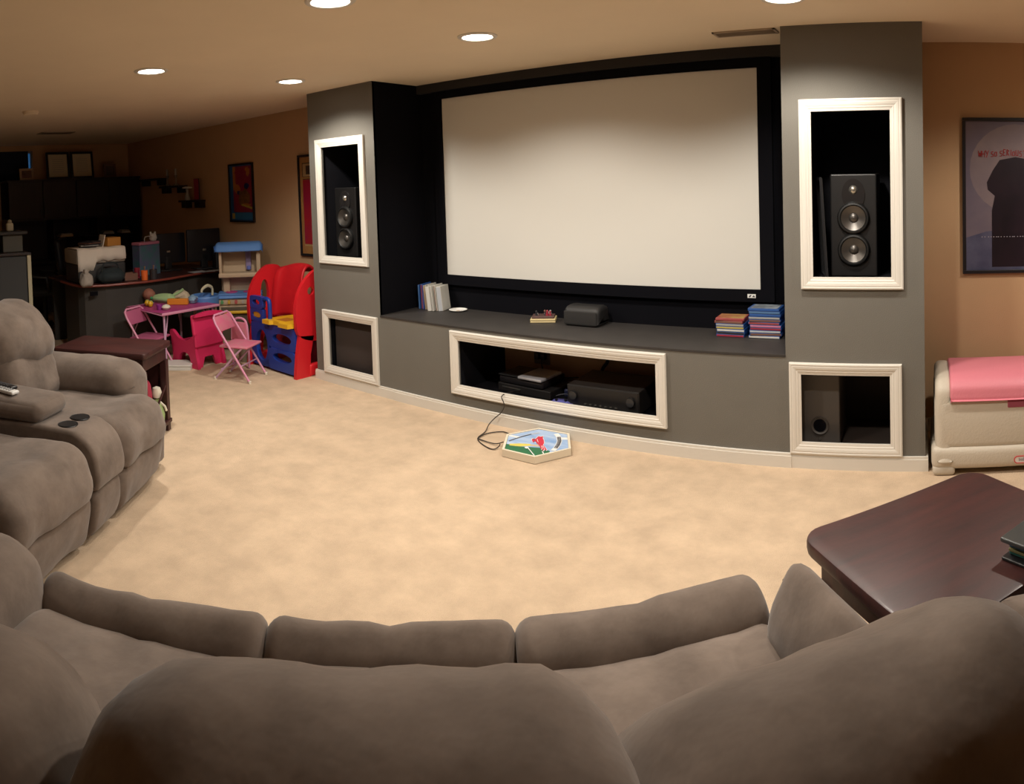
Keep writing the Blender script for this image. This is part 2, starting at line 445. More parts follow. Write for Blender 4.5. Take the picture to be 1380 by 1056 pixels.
# ------------------------------------------------------------------ sofas
UA = math.atan2(.645, .764)
def UN(u, n): return (.764 * u - .645 * n, .645 * u + .764 * n)
def cushion_seat(par, name, x0, x1, prof, r, seed, nz=.010, m=None, sag=0, pinch=0):
    g = G(); pad(g, prof, x0, x1, r, nz=nz, seed=seed, sag=sag, pinch=pinch)
    o = g.build(name, m or M_suede, par, 'all'); return fixn(o)
def shift(prof, dy, dz=0): return [(y + dy, z + dz) for y, z in prof]

# the long sofa in the foreground: local x = u, local y = n - 1.1
ox, oy = UN(-.15, 1.1)
sofa = thing('sofa', 'long taupe microsuede reclining sofa in the foreground, seen from behind its back', 'sofa', (ox, oy, 0), UA)
seats = [(-1.075, -.455), (-.45, .135), (.14, .75)]
SS = (.04, .045, 0)
for i, (u0, u1) in enumerate(seats):
    x0, x1 = u0 + .15, u1 + .15
    cushion_seat(sofa, 'seat_cushion', x0, x1, [(-.48, .30), (-.48, .44), (-.30, .47), (0, .475), (.25, .47), (.355 + SS[i], .455), (.385 + SS[i], .42), (.38 + SS[i], .30), (0, .27)], .05, i + 1, pinch=.006)
    o = cushion_seat(sofa, 'front_roll', x0 - .004, x1 + .004, [(.36 + SS[i], .30), (.365 + SS[i], .43), (.395 + SS[i], .485), (.46 + SS[i] / 2, .51), (.52, .485), (.555, .42), (.56, .33), (.54, .25), (.48, .22), (.40, .23)], .042, i + 5, nz=.012, pinch=.007)
    cushion_seat(sofa, 'footrest', x0 + .004, x1 - .004, [(.40, .06), (.40, .26), (.46, .275), (.53, .27), (.55, .22), (.55, .10), (.53, .05)], .04, i + 9)
    # back: lumbar cushion and head roll
    cushion_seat(sofa, 'lumbar_cushion', x0, x1, [(-.47, .40), (-.46, .62), (-.42, .80), (-.34, .84), (-.24, .80), (-.17, .68), (-.13, .55), (-.16, .45), (-.30, .41)], .07, i + 13, nz=.016)
    dz = (-.02, .015, -.055)[i]
    cushion_seat(sofa, 'head_cushion', x0 + (-.03, .04, 0)[i], x1 + (.045, .05, .0)[i],
                 shift([(-.60, .62), (-.60, .78), (-.575, .92), (-.51, .985), (-.43, 1.0), (-.35, .975), (-.28, .91), (-.255, .83), (-.285, .75), (-.36, .72), (-.48, .60)], 0, dz), .13, i + 17, nz=.02)
cushion_seat(sofa, 'sofa_back', -1.1 + .15, .77 + .15, [(-.60, .06), (-.61, .5), (-.60, .80), (-.56, .86), (-.49, .82), (-.46, .5), (-.46, .06)], .04, 30)
AR = (.10, .062)
for k, (u0, u1, n0, n1) in enumerate(((-1.36, -1.06, .55, 1.60), (.70, .855, .55, 1.44))):
    # armrest: section in (x,z) swept along y -> build along local axis then rotate
    g = G(); g.T = Matrix.Rotation(PI / 2, 4, 'Z')
    wd = (u1 - u0)
    P = [(0, .05), (-.0, .30), (-.01, .48), (.03, .57), (wd * .5, .615), (wd - .03, .575), (wd + .01, .48), (wd, .30), (wd, .05)]
    # after rotation: (x,y)->(-y,x): sweep axis x -> y ; section y -> -x
    P = [(-(u0 + .15 + q), z) for q, z in P]
    pad(g, P, n0 - 1.1, n1 - 1.1, AR[k], nz=.012, seed=40 + k)
    fixn(g.build('armrest', M_suede, sofa, 'all'))
G().box(-.92, .90, -.42, .42, .04, .30).build('sofa_base', M_suede, sofa)

# the loveseat on the left with a console between its seats; local x = -(n-3.0), local y = u+1.9
lx, ly = UN(-1.9, 3.0)
love = thing('loveseat', 'taupe microsuede reclining loveseat with a cup holder console, left edge of the carpet', 'sofa', (lx, ly, 0), UA - PI / 2)
def LX(n): return 3.0 - n
SEATP = [(-.45, .28), (-.45, .42), (-.20, .455), (.05, .465), (.22, .475), (.33, .465), (.40, .42), (.435, .34), (.43, .27), (.39, .235), (.20, .24)]
LEGP = [(.20, .05), (.20, .25), (.30, .258), (.38, .25), (.405, .21), (.395, .12), (.36, .045), (.28, .03)]
for i, (n0, n1) in enumerate(((1.98, 2.60), (2.87, 3.40))):
    x0, x1 = LX(n1), LX(n0)
    cushion_seat(love, 'seat_cushion', x0, x1, SEATP, .075, 50 + i, nz=.018)
    cushion_seat(love, 'footrest', x0 + .006, x1 - .006, LEGP, .05, 54 + i, nz=.012)
    cushion_seat(love, 'lumbar_cushion', x0 + .01, x1 - .01, [(-.55, .40), (-.54, .60), (-.48, .74), (-.38, .76), (-.28, .70), (-.22, .58), (-.20, .48), (-.26, .42), (-.40, .40)], .09, 58 + i, nz=.02)
    cushion_seat(love, 'head_cushion', x0 - .02, x1 + .03, [(-.66, .58), (-.67, .74), (-.64, .88), (-.57, .955), (-.47, .965), (-.36, .93), (-.27, .84), (-.24, .73), (-.28, .63), (-.40, .60), (-.55, .56)], .14, 62 + i, nz=.028)
# console
c0, c1 = LX(2.865), LX(2.605)
g = G(); pad(g, [(-.45, .10), (-.45, .43), (-.1, .50), (.25, .505), (.33, .49), (.40, .43), (.425, .34), (.42, .27), (.38, .25), (.2, .25)], c0, c1, .02, nz=.004, seed=70)
con = fixn(g.build('console', M_suede, love, 'all'))
g = G(); pad(g, LEGP, c0 + .003, c1 - .003, .03, nz=.008, seed=71); fixn(g.build('console_front', M_suede, love, 'all'))
g = G(); g.rbox(c0 - .005, c1 + .005, -.42, .125, .505, .60, .04, 4, 6, bulge=.012, nz=.008, seed=3); g.build('console_lid', M_suede, love, 'all')
for q in (.30, .72):
    cx = c0 + (c1 - c0) * q
    h_ = G().lathe([(.040, .004), (.046, .006), (.048, .003), (.047, 0)], x=cx, y=.235, n=28)
    h_.T = Matrix.Identity(4); o = h_.build('cup_holder', M_cup, con, True); o.location.z = .505
    G().lathe([(.041, .0058), (.036, .0045), (.0001, .004)], x=cx, y=.235, n=28).build('cup_holder_well', M_cup, o, True)
g = G(); g.T = Matrix.Rotation(PI / 2, 4, 'Z')
xa, xb = LX(3.60), LX(3.32)
P = [(0, .05), (-.0, .30), (-.015, .50), (.03, .585), (.15, .628), (.27, .59), (.315, .50), (.29, .42), (.27, .30), (.27, .05)]
P = [(-(xa + q), z) for q, z in P]
pad(g, P, -.55, .24, .09, nz=.016, seed=80)
fixn(g.build('armrest', M_suede, love, 'all'))
cushion_seat(love, 'arm_front', xa + .01, xb + .08, [(.1, .04), (.1, .38), (.20, .40), (.28, .36), (.33, .28), (.33, .10), (.30, .04)], .07, 81)
cushion_seat(love, 'sofa_back', xa, LX(1.96), [(-.66, .05), (-.67, .5), (-.66, .82), (-.60, .86), (-.53, .80), (-.50, .5), (-.50, .05)], .04, 82)
G().box(xa + .03, LX(1.98), -.48, .24, .04, .27).build('sofa_base', M_suede, love)

# remotes on the console lid
def remote(label, x, y, rz, m, mb, L, W):
    t = thing('remote_control', label, 'remote', (x, y, 0), rz, None)
    t.location.z = .612
    G().rbox(-L / 2, L / 2, -W / 2, W / 2, 0, .018, .008, 3).build('handset', m, t, True)
    g = G()
    for i in range(7):
        for j in range(3): g.box(-L * .40 + i * L * .11, -L * .40 + i * L * .11 + .010, -W * .3 + j * W * .24, -W * .3 + j * W * .24 + .007, .018, .0195)
    b = g.build('keypad', mb, t); b['kind'] = 'stuff'
M_keys = mat('grey_rubber', (.09, .09, .10), .6)
p = atp = None
ca = UA - PI / 2
def onlove(x, y): v = Matrix.Rotation(ca, 3, 'Z') @ Vector((x, y, 0)); return lx + v.x, ly + v.y
rx1, ry1 = onlove(.24, -.20); rx2, ry2 = onlove(.31, -.13)
remote('black remote control on the loveseat console lid, behind the white one', rx1, ry1, ca + 1.35, M_plast, M_keys, .20, .048)
remote('white remote control on the loveseat console lid', rx2, ry2, ca + 1.35, mat('white_plastic', (.72, .72, .70), .4), M_keys, .17, .05)

# recliner at the right edge, next to the front table
rx_, ry_ = UN(1.37, .625)
rec = thing('recliner_armchair', 'taupe microsuede recliner at the right edge, only its rounded arm showing past the table', 'armchair', (rx_, ry_, 0), UA)
cushion_seat(rec, 'seat_cushion', -.27, .27, [(-.30, .28), (-.30, .44), (0, .475), (.25, .47), (.33, .42), (.36, .32), (.30, .24), (0, .24)], .06, 90)
cushion_seat(rec, 'footrest', -.26, .26, [(.20, .05), (.20, .25), (.28, .26), (.35, .23), (.36, .12), (.33, .04)], .05, 91)
cushion_seat(rec, 'back_cushion', -.28, .28, [(-.50, .40), (-.52, .7), (-.50, .92), (-.43, 1.0), (-.34, .99), (-.28, .9), (-.24, .7), (-.20, .52), (-.24, .44)], .12, 92, nz=.02)
for s in (-1, 1):
    g = G(); g.T = Matrix.Rotation(PI / 2, 4, 'Z'); xa_ = -.43 if s < 0 else .27
    P = [(0, .05), (0, .40), (-.01, .58), (.05, .66), (.08, .67), (.13, .65), (.17, .56), (.16, .40), (.16, .05)]
    pad(g, [(-(xa_ + q), z) for q, z in P], -.42, .38, .12, nz=.012, seed=94 + s); fixn(g.build('armrest', M_suede, rec, 'all'))

# ------------------------------------------------------------------ tables beside the sofas
def end_table(label, u0, u1, n0, n1, ztop, ap=.03, r=.09):
    cx, cy = UN((u0 + u1) / 2, (n0 + n1) / 2); hx, hy = (u1 - u0) / 2, (n1 - n0) / 2
    t = thing('end_table', label, 'table', (cx, cy, 0), UA)
    poly = rrect(-hx, hx, -hy, hy, r, 6)
    g = G(); n = len(poly)
    def off(d): return rrect(-hx + d, hx - d, -hy + d, hy - d, max(.005, r - d), 6)
    rings = [(off(.012), ztop - .040), (off(.002), ztop - .034), (off(0), ztop - .026), (off(0), ztop - .008), (off(.003), ztop - .002), (off(.010), ztop)]
    vs = []; fs = []
    for P_, z in rings: vs += [(x, y, z) for x, y in P_]
    for k in range(len(rings) - 1):
        for i in range(n): fs.append((k * n + i, k * n + (i + 1) % n, (k + 1) * n + (i + 1) % n, (k + 1) * n + i))
    fs += [tuple(range(n))[::-1], tuple(range((len(rings) - 1) * n, len(rings) * n))]
    g.add(vs, fs); g.build('tabletop', M_dkwood, t, True)
    G().box(-hx + ap, hx - ap, -hy + ap, hy - ap, ztop - .12, ztop - .041, .004).build('apron', M_dkwood, t)
    for sx in (-1, 1):
        for sy in (-1, 1):
            G().box(sx * (hx - ap + .01), sx * (hx - ap - .035), sy * (hy - ap + .01), sy * (hy - ap - .035), .0, ztop - .121, .004).build('leg', M_dkwood, t)
    G().box(-hx + ap - .018, hx - ap + .018, -hy + ap - .018, hy - ap + .018, .05, .075, .004).build('shelf', M_dkwood, t)
    return t, hx, hy
tR, _, _ = end_table('dark cherry wood end table beside the right arm of the long sofa', .862, 1.50, 1.012, 1.545, .60, ap=.045, r=.07)
tL, hx, hy = end_table('dark cherry wood end table behind the loveseat arm, toys on its shelf', -2.42, -1.76, 3.74, 4.16, .585, r=.03)
G().box(-hx + .03, hx - .03, hy - .035, hy - .025, .08, .44).build('back_panel', M_dkwood, tL)
g = G(); g.tube([(hx - .03, -hy + .06, .09), (hx - .03, hy - .06, .30)], .008, 6); g.build('brace', M_dkwood, tL)

def tl(x, y):
    v = Matrix.Rotation(UA, 3, 'Z') @ Vector((x, y, 0)); return tL.location.x + v.x, tL.location.y + v.y
x, y = tl(hx - .14, -.02)
t = thing('toy_bag', 'crimson cloth toy bag on the shelf of the end table behind the loveseat', 'bag', (x, y, .077), UA)
G().rbox(-.07, .07, -.09, .05, 0, .30, .04, 3, 4, bulge=.01, nz=.02).build('bag_body', mat('crimson_cloth', (.33, .02, .05), .8), t, True)
G().tube(spline([(-.03, -.02, .29), (-.03, -.02, .34), (.03, -.02, .34), (.03, -.02, .29)], 4, False), .006, 6).build('handle', MATS['crimson_cloth'], t, True)
x, y = tl(hx - .07, .09)
t = thing('toy_figurine', 'small pale green and white toy figurine on the end table shelf', 'toy', (x, y, .077), UA)
M_pgreen = mat('pale_green_plastic', (.30, .42, .18), .5); M_wplas = mat('ivory_plastic', (.75, .70, .58), .45)
G().lathe([(.001, 0), (.045, .005), (.05, .05), (.03, .12), (.02, .15), (.001, .155)], n=20).build('dress', M_pgreen, t, True)
G().lathe([(.001, .15), (.028, .16), (.035, .19), (.025, .22), (.001, .23)], n=20).build('head', M_wplas, t, True)
for s in (-1, 1): G().tube([(s * .02, 0, .13), (s * .05, .01, .10), (s * .055, .02, .07)], .008, 8).build('arm', M_wplas, t, True)

# box with a pale label on the front table
x, y = UN(1.30, 1.075)
t = thing('game_case_box', 'dark open box of game cases with a pale green label, on the front end table', 'box', (x, y, .601), UA + .12); t.scale = (.85, .85, .62)
G().rbox(-.13, .13, -.10, .07, 0, .012, .004, 2).build('tray', M_plast, t)
cc = [(.02, .12, .10), (.25, .23, .10), (.02, .10, .16), (.05, .05, .06)]
for i in range(4):
    G().rbox(-.105 - .004 * (i % 2), .12, -.088 + .006 * (i % 3), .06, .013 + i * .0135, .025 + i * .0135, .003, 2).build('game_case', mat('case_tone_%d' % i, cc[i], .35), t)
G().rbox(-.13, .13, -.09, .075, .068, .088, .006, 2).build('lid', mat('smoky_plastic', (.045, .047, .045), .35), t, True)
tag(G().box(-.05, .11, -.075, -.005, .0885, .0895).build('paper_label', mat('pale_green_paper', (.42, .55, .48), .7), t), 'pale green paper label')

# ------------------------------------------------------------------ loudspeakers
M_cab = mat('speaker_cabinet', (.010, .009, .009), .45, bump=.05, bscale=200)
M_cone = mat('speaker_cone', (.13, .12, .11), .38, metal=.8)
M_surr = mat('rubber_surround', (.008, .008, .008), .5)
M_dome = mat('silver_dome', (.6, .58, .52), .25, metal=.9)
def speaker(x, z, label, w=.25, h=.55, d=.28, rz=0):
    t = thing('loudspeaker', label, 'speaker', (x, YF + .15 + d / 2, z), rz, 'pair of tall two-woofer speakers in the niches')
    G().rbox(-w / 2, w / 2, -d / 2, d / 2, 0, h, .008, 2).build('cabinet', M_cab, t)
    tw = G(); tw.prismY([(x_, z_) for x_, z_ in circ(0, h - .11, .062, 28, ry=.085)], -d / 2 - .006, -d / 2 + .001); pl = tw.build('tweeter_plate', mat('gloss_plate', (.02, .018, .018), .25), t, True)
    g = G(); yb = -d / 2 - .006
    g.lathe([(.0001, yb - .014), (.012, yb - .012), (.022, yb - .003), (.024, yb)], x=0, y=h - .085, n=24, axis='Y'); fixn(g.build('tweeter', M_dome, pl, True))
    for k, zz in enumerate((h - .235, h - .405)):
        g = G(); g.lathe([(.088, yb + .006), (.087, yb - .008), (.080, yb - .018), (.072, yb - .020), (.066, yb - .013), (.064, yb + .004)], x=0, y=zz, n=32, axis='Y', cap=False)
        wf = fixn(g.build('woofer', M_surr, t, True))
        g = G(); g.lathe([(.066, yb - .015), (.045, yb - .004), (.026, yb + .003), (.023, yb - .002), (.014, yb - .008), (.0001, yb - .010)], x=0, y=zz, n=36, axis='Y', cap=False)
        c = fixn(g.build('woofer_cone', M_cone, wf, True))
    g = G(); g.prismY(circ(0, .052, .028, 20, ry=.012), -d / 2 - .003, -d / 2); g.build('bass_port', M_surr, t)
    return t
speaker(-.373, .987, 'tall black two-woofer loudspeaker standing in the right column niche')
speaker(-4.075, .987, 'tall black two-woofer loudspeaker standing in the left column niche')
def grille(x, y, z, label, lean, rz):
    t = thing('speaker_grille', label, 'speaker grille', (x, y, z), rz)
    g = G(); g.at(0, 0, 0, rx=0, ry=lean)
    g.box(-.006, .006, -.11, .11, 0, .012); g.box(-.006, .006, -.11, .11, .52, .535); g.box(-.006, .006, -.11, -.098, .012, .52); g.box(-.006, .006, .098, .11, .012, .52)
    g.build('grille_frame', M_plast, t)
    G().at(0, 0, 0, ry=lean).box(.006, .009, -.108, .108, .004, .53).build('grille_cloth', mat('grille_cloth', (.02, .018, .017), .9), t)
grille(-.535, 3.66, .987, 'thin black speaker grille leaning on the left wall of the right niche', -.05, .25)
grille(-4.262, 3.68, .987, 'thin black speaker grille leaning on the left wall of the left niche', 0, .1)
# subwoofers
t = thing('subwoofer', 'large dark brown cloth-fronted subwoofer filling the lower left opening', 'subwoofer', (-3.93, 3.54 + .2, .092))
G().rbox(-.235, .215, -.16, .2, 0, .42, .01, 2).build('cabinet', M_cab, t)
G().rbox(-.225, .205, -.18, -.161, .02, .405, .012, 3).build('front_grille', mat('brown_grille_cloth', (.045, .032, .028), .95, bump=.3, bscale=500), t, True)
t = thing('subwoofer', 'dark grey ported subwoofer in the lower right opening', 'subwoofer', (-.583, 3.60 + .15, .087))
G().rbox(-.135, .127, -.15, .15, 0, .38, .008, 2).build('cabinet', mat('grey_cabinet', (.075, .065, .058), .55), t)
g = G(); g.lathe([(.050, -.151), (.047, -.156), (.040, -.153), (.034, -.145)], x=.019, y=.103, n=28, axis='Y'); fixn(g.build('bass_port', MATS['grey_cabinet'], t, True))
G().prismY(circ(.019, .103, .035, 24), -.1525, -.150).build('port_opening', M_velvet, t)
G().prismY(circ(.019, .030, .006, 12), -.154, -.150).build('badge', M_dome, t)
# ------------------------------------------------------------------ in the equipment opening (shelf top z .15)
t = thing('game_console', 'black and silver game console on the equipment shelf', 'game console', (-2.47, 3.80, .205), -.08)
G().rbox(-.19, .17, -.12, .14, 0, .05, .015, 3, bulge=.008).build('console_body', mat('console_gloss', (.02, .018, .02), .2), t, True)
tag(G().rbox(-.02, .17, -.135, .10, .050, .068, .006, 2).build('top_cover', mat('console_silver', (.65, .65, .70), .3, metal=.4), t, True), 'silver half of the lid')
G().box(-.19, -.02, -.126, .10, .052, .060, .003).build('disc_bay', M_plast, t)
t = thing('disc_player', 'flat black disc player under the silver and black game console', 'media player', (-2.46, 3.80, .15), -.08)
G().rbox(-.21, .22, -.12, .14, 0, .053, .006, 2).build('player_body', mat('soft_black', (.02, .018, .018), .5), t)
G().box(-.17, -.02, -.123, -.119, .028, .034).build('disc_slot', M_dome, t)
t = thing('receiver', 'wide black audio receiver at the right end of the equipment shelf', 'receiver', (-1.85, 3.74, .15), 0)
G().rbox(-.24, .24, -.14, .20, .008, .145, .006, 2).build('receiver_body', mat('receiver_black', (.035, .03, .028), .45), t)
G().box(-.235, .235, -.146, -.139, .012, .14, .003).build('front_panel', MATS['soft_black'], t)
for xx in (-.19, .19):
    g = G(); g.lathe([(.026, -.146), (.025, -.165), (.0001, -.166)], x=xx, y=.085, n=24, axis='Y'); fixn(g.build('knob', mat('knob_black', (.03, .03, .032), .3), t, True))
g = G()
for i in range(7): g.box(-.12 + i * .034, -.105 + i * .034, -.150, -.145, .035, .041)
tag(g.build('button_row', M_dome, t), kind='stuff')
for xx in (-.2, .2):
    for yy in (-.11, .17): G().cyl(xx, yy, 0, .008, .018, n=14).build('foot', M_plast, t)
t = thing('game_controller', 'blue-violet translucent controller lying in front of the receiver', 'game controller', (-2.13, 3.60, .15), .2)
g = G(); pad(g, [(-.03, .0), (-.045, .02), (-.02, .038), (.02, .04), (.045, .022), (.03, .0)], -.07, .07, .03, nz=0, mids=6); fixn(g.build('controller_body', mat('violet_plastic', (.10, .10, .32), .3), t, True))
for s in (-1, 1):
    g = G(); g.rbox(s * .04, s * .085, -.085, -.01, 0, .03, .013, 3); g.build('grip', MATS['violet_plastic'], t, True)
    G().lathe([(.008, .036), (.008, .045), (.011, .048), (.0001, .05)], x=s * .03, y=-.015, n=14).build('thumb_stick', M_plast, t, True)
t = thing('set_top_box', 'small navy box beside the game console on the shelf', 'media box', (-2.16, 3.86, .15), .1)
G().rbox(-.06, .08, -.09, .09, 0, .05, .01, 3).build('box_body', mat('navy_plastic', (.02, .025, .07), .35), t, True)
G().box(.0, .012, -.0925, -.088, .03, .045).build('status_light', mat('pale_led', (.5, .5, .6), .4), t)
t = thing('wall_outlet', 'outlet plate with black plugs on the back wall of the equipment opening', 'outlet', (-2.55, YW, .31), 0)
G().rbox(-.065, .065, -.008, 0, -.06, .06, .004, 2).build('cover_plate', mat('dull_plate', (.20, .15, .11), .5), t)
for s in (-1, 1): G().rbox(s * .025 - .018, s * .025 + .018, -.045, -.008, -.02, .025, .006, 2).build('plug', M_plast, t, True)
def cable(pts, label, r=.004, m=None, name='cable'):
    return tag(G().tube(spline(pts, 6, False), r, 7).build(name, m or M_plast, None, True), label, 'cable')
cable([(-2.53, YW - .05, .30), (-2.5, 4.0, .22), (-2.35, 3.98, .20), (-2.2, 4.0, .21), (-2.12, 3.99, .17)], 'thin black cable drooping from the outlet behind the game console')
cable([(-2.05, YW - .01, .44), (-2.08, 4.03, .40), (-2.02, 4.02, .34), (-2.06, 4.02, .26), (-1.95, 4.0, .17)], 'knotted black cable behind the receiver', r=.012)
cable([(-2.24, 3.72, .155), (-2.20, 3.66, .19), (-2.14, 3.68, .20), (-2.08, 3.70, .17), (-2.10, 3.58, .155)], 'grey controller cable looping in front of the receiver', r=.003, m=mat('grey_cable', (.12, .12, .14), .5))

# ------------------------------------------------------------------ things on the ledge
def case(g, x, y, z, wx, wy, wz, rz=0, ry=0):
    pass
CASES = []
def disc_case(label, loc, dims, tone, rz=0, ry=0, group=None, spine=None, sleeve='x'):
    """dims = thickness, height(length), depth in the case's own axes"""
    t = thing('disc_case', label, 'disc case', loc, rz, group)
    t.rotation_euler = (0, ry, rz)
    dx, dy, dz = dims
    G().rbox(-dx / 2, dx / 2, -dy / 2, dy / 2, 0, dz, .002, 1).build('case_shell', tone, t)
    if spine:
        g = G()
        g.box(-dx / 2 + .004, dx / 2 - .004, -dy / 2 - .0012, -dy / 2, .0025, dz - .0025)
        if isinstance(spine, tuple): pass
        g.build('paper_sleeve', spine, t)
    return t
def cover(t, m): G().box(-.080, .080, -.060, .060, .0151, .0158).build('cover_print', m, t)
def tone(n, c): return mat('sleeve_' + n, c, .4)
SL = {'blue': tone('blue', (.08, .17, .32)), 'red': tone('red', (.34, .07, .07)), 'violet': tone('violet', (.16, .10, .30)), 'tan': tone('tan', (.55, .40, .26)), 'ochre': tone('ochre', (.48, .38, .10)),
      'white': tone('white', (.62, .60, .56)), 'grey': tone('grey', (.38, .37, .35)), 'black': tone('black', (.03, .03, .035)), 'crimson': tone('crimson', (.32, .03, .05)), 'pink': tone('pink', (.60, .20, .32)),
      'brown': tone('brown', (.20, .10, .07)), 'navy': tone('navy', (.03, .10, .32)), 'lime': tone('lime', (.40, .45, .08)), 'silver': tone('silver', (.45, .47, .50))}
M_bcase = mat('blue_case_plastic', (.02, .075, .26), .35)
M_wcase = mat('white_case_plastic', (.55, .53, .48), .4)
# upright row at the left end of the ledge: (label, x, tone, thickness)
row = [('pale blue upright disc case, leftmost on the ledge', -3.515, 'blue', .016), ('red upright disc case with an orange foot, second from the left', -3.494, 'red', .016),
       ('violet upright disc case between the red and the tan one', -3.475, 'violet', .014), ('tan upright disc case with a red top edge', -3.452, 'tan', .024),
       ('slim ochre upright disc case leaning to the left', -3.430, 'ochre', .012), ('slim black upright disc case in the middle of the leaning row', -3.414, 'black', .013),
       ('thick white upright disc case leaning to the left', -3.388, 'white', .034), ('grey upright disc case next to the thick white one', -3.362, 'grey', .014),
       ('brown-black upright disc case second from the right', -3.344, 'brown', .014), ('wide pale grey disc case at the right end of the leaning row', -3.312, 'silver', .040)]
for i, (l, x, c, th) in enumerate(row):
    disc_case(l, (x + .0, 3.915 - (.03 if 5 < i < 8 else 0) + .008 * (i % 2), ZL + .001), (th - .001, .135, .182 + .004 * (i % 3)), M_wcase if i > 2 else M_bcase, 0.25, -.10 if i > 2 else -.03, 'upright disc cases at the left end of the ledge', SL[c])
t = thing('paper_plate_disc', 'flat white disc lying on the ledge beside the upright cases', 'disc', (-3.19, 3.93, ZL), 0)
G().lathe([(.0001, .002), (.02, .002), (.045, .003), (.066, .012), (.068, .013), (.066, .0095), (.045, .0005), (.0001, 0)], n=32).build('disc_rim', mat('bright_white', (.85, .84, .80), .5), t, True)
G().lathe([(.001, .0025), (.012, .0035), (.014, .0028)], n=20).build('hub', SL['tan'], t, True)
# stacks at the right end
lst = [('crimson', 'lowest case of the left stack, crimson spine'), ('black', 'black-spined case second from the bottom of the left stack'), ('white', 'white-spined case third from the bottom of the left stack'),
       ('ochre', 'ochre-spined case in the middle of the left stack'), ('grey', 'grey-spined case third from the top of the left stack'), ('brown', 'brown-spined case second from the top of the left stack'), ('red', 'red-covered case topmost on the left stack')]
z = ZL + .001
for i, (c, l) in enumerate(lst):
    disc_case(l, (-1.118 + .005 * rnd.uniform(-1, 1) - (.006 if i > 4 else 0), 3.895, z), (.172, .135, .0150), M_bcase if i not in (5, 6) else SL['red'], rnd.uniform(-.05, .05), 0, 'short left stack of disc cases', SL[c]); z += .0158
rst = [('white', 'white-spined case lowest in the tall right stack'), ('brown', 'brown-spined case second from the bottom of the tall stack'), ('silver', 'silver-spined case third from the bottom of the tall stack'),
       ('crimson', 'crimson-spined case fourth from the bottom of the tall stack'), ('pink', 'pink-spined case in the middle of the tall stack'), ('red', 'red-spined case just above the pink one'),
       ('brown', 'brown-spined case fourth from the top of the tall stack'), ('grey', 'grey-spined case third from the top of the tall stack'), ('navy', 'navy-spined case second from the top of the tall stack'),
       ('blue', 'blue-spined case under the top of the tall stack'), ('navy', 'blue case topmost on the tall right stack')]
z = ZL + .001
for i, (c, l) in enumerate(rst):
    disc_case(l, (-.912 + .006 * rnd.uniform(-1, 1), 3.895, z), (.188, .135, .0150), M_bcase, rnd.uniform(-.04, .04), 0, 'tall right stack of disc cases', SL[c]); z += .0158
disc_case('upright blue disc case against the right column, taller one', (-.742, 3.86, ZL + .001), (.016, .135, .186), M_bcase, 0, 0, None, SL['grey'])
disc_case('upright dark disc case between the tall stack and the blue upright case', (-.770, 3.87, ZL + .001), (.014, .135, .172), M_bcase, 0, 0, None, SL['black'])
cover([o for o in col.objects if o.get('label') == 'red-covered case topmost on the left stack'][0], mat('gold_red_print', (.42, .30, .10), .4, c2=(.30, .05, .05), vscale=18))
cover([o for o in col.objects if o.get('label') == 'blue case topmost on the tall right stack'][0], mat('steel_print', (.30, .34, .38), .4, c2=(.05, .06, .08), vscale=22))
# board game tray and centre speaker
t = thing('toy_tray', 'small cream tray of dark toy pieces in the middle of the ledge', 'toy', (-2.43, 3.90, ZL), .45)
M_cream = mat('cream_plastic', (.62, .50, .26), .5)
g = G(); g.rbox(-.085, .085, -.065, .065, 0, .012, .005, 2); g.build('tray_base', M_cream, t)
G().rbox(-.085, .085, -.065, .065, .013, .026, .005, 2).build('tray_lid', M_cream, t)
tag(G().box(-.075, .075, -.055, .055, .0262, .04, .003).build('board', mat('dark_board', (.10, .055, .05), .5), t), 'dark board')
for i in range(11):
    x, y = rnd.uniform(-.062, .062), rnd.uniform(-.045, .045); h_ = rnd.uniform(.016, .040)
    G().lathe([(.009, .040), (.010, .044), (.005, .040 + h_ * .6), (.008, .040 + h_ * .8), (.0001, .040 + h_)], x=x, y=y, n=10).build('toy_piece', (SL['crimson'], SL['black'], SL['grey'], SL['brown'])[i % 4], t, True)
t = thing('center_speaker', 'small black center speaker with a sloped top on the ledge', 'speaker', (-2.115, 3.93, ZL), 0)
g = G(); pad(g, [(-.085, .002), (-.095, .05), (-.080, .110), (-.03, .128), (.06, .118), (.075, .06), (.075, .002)], -.128, .128, .03, nz=0, mids=4); fixn(g.build('cabinet', mat('charcoal_cabinet', (.014, .013, .013), .55), t, True))
G().rbox(-.118, .118, -.101, -.090, .012, .098, .008, 3).build('front_grille', MATS['grille_cloth'], t, True)
# cord from the opening to the sign
cable([(-2.50, 3.72, .16), (-2.485, 3.55, .20), (-2.484, 3.463, .200), (-2.470, 3.460, .165), (-2.466, 3.462, .14), (-2.50, 3.47, .09), (-2.545, 3.462, .05), (-2.56, 3.42, .02), (-2.53, 3.34, .006), (-2.51, 3.24, .005), (-2.46, 3.19, .005), (-2.38, 3.15, .005), (-2.325, 3.14, .006), (-2.31, 3.17, .012), (-2.30, 3.175, .03)],
      'thin dark cord running from the equipment opening down to the hexagonal sign', .0032, mat('cord_brown', (.03, .022, .018), .5), 'power_cord')
cable([(-2.30, 3.21, .03), (-2.36, 3.205, .010), (-2.46, 3.215, .008), (-2.50, 3.235, .007), (-2.50, 3.32, .007), (-2.44, 3.39, .007), (-2.36, 3.37, .012), (-2.33, 3.34, .03)],
      'loop of thin dark cord beside the hexagonal sign', .0032, MATS['cord_brown'], 'power_cord')

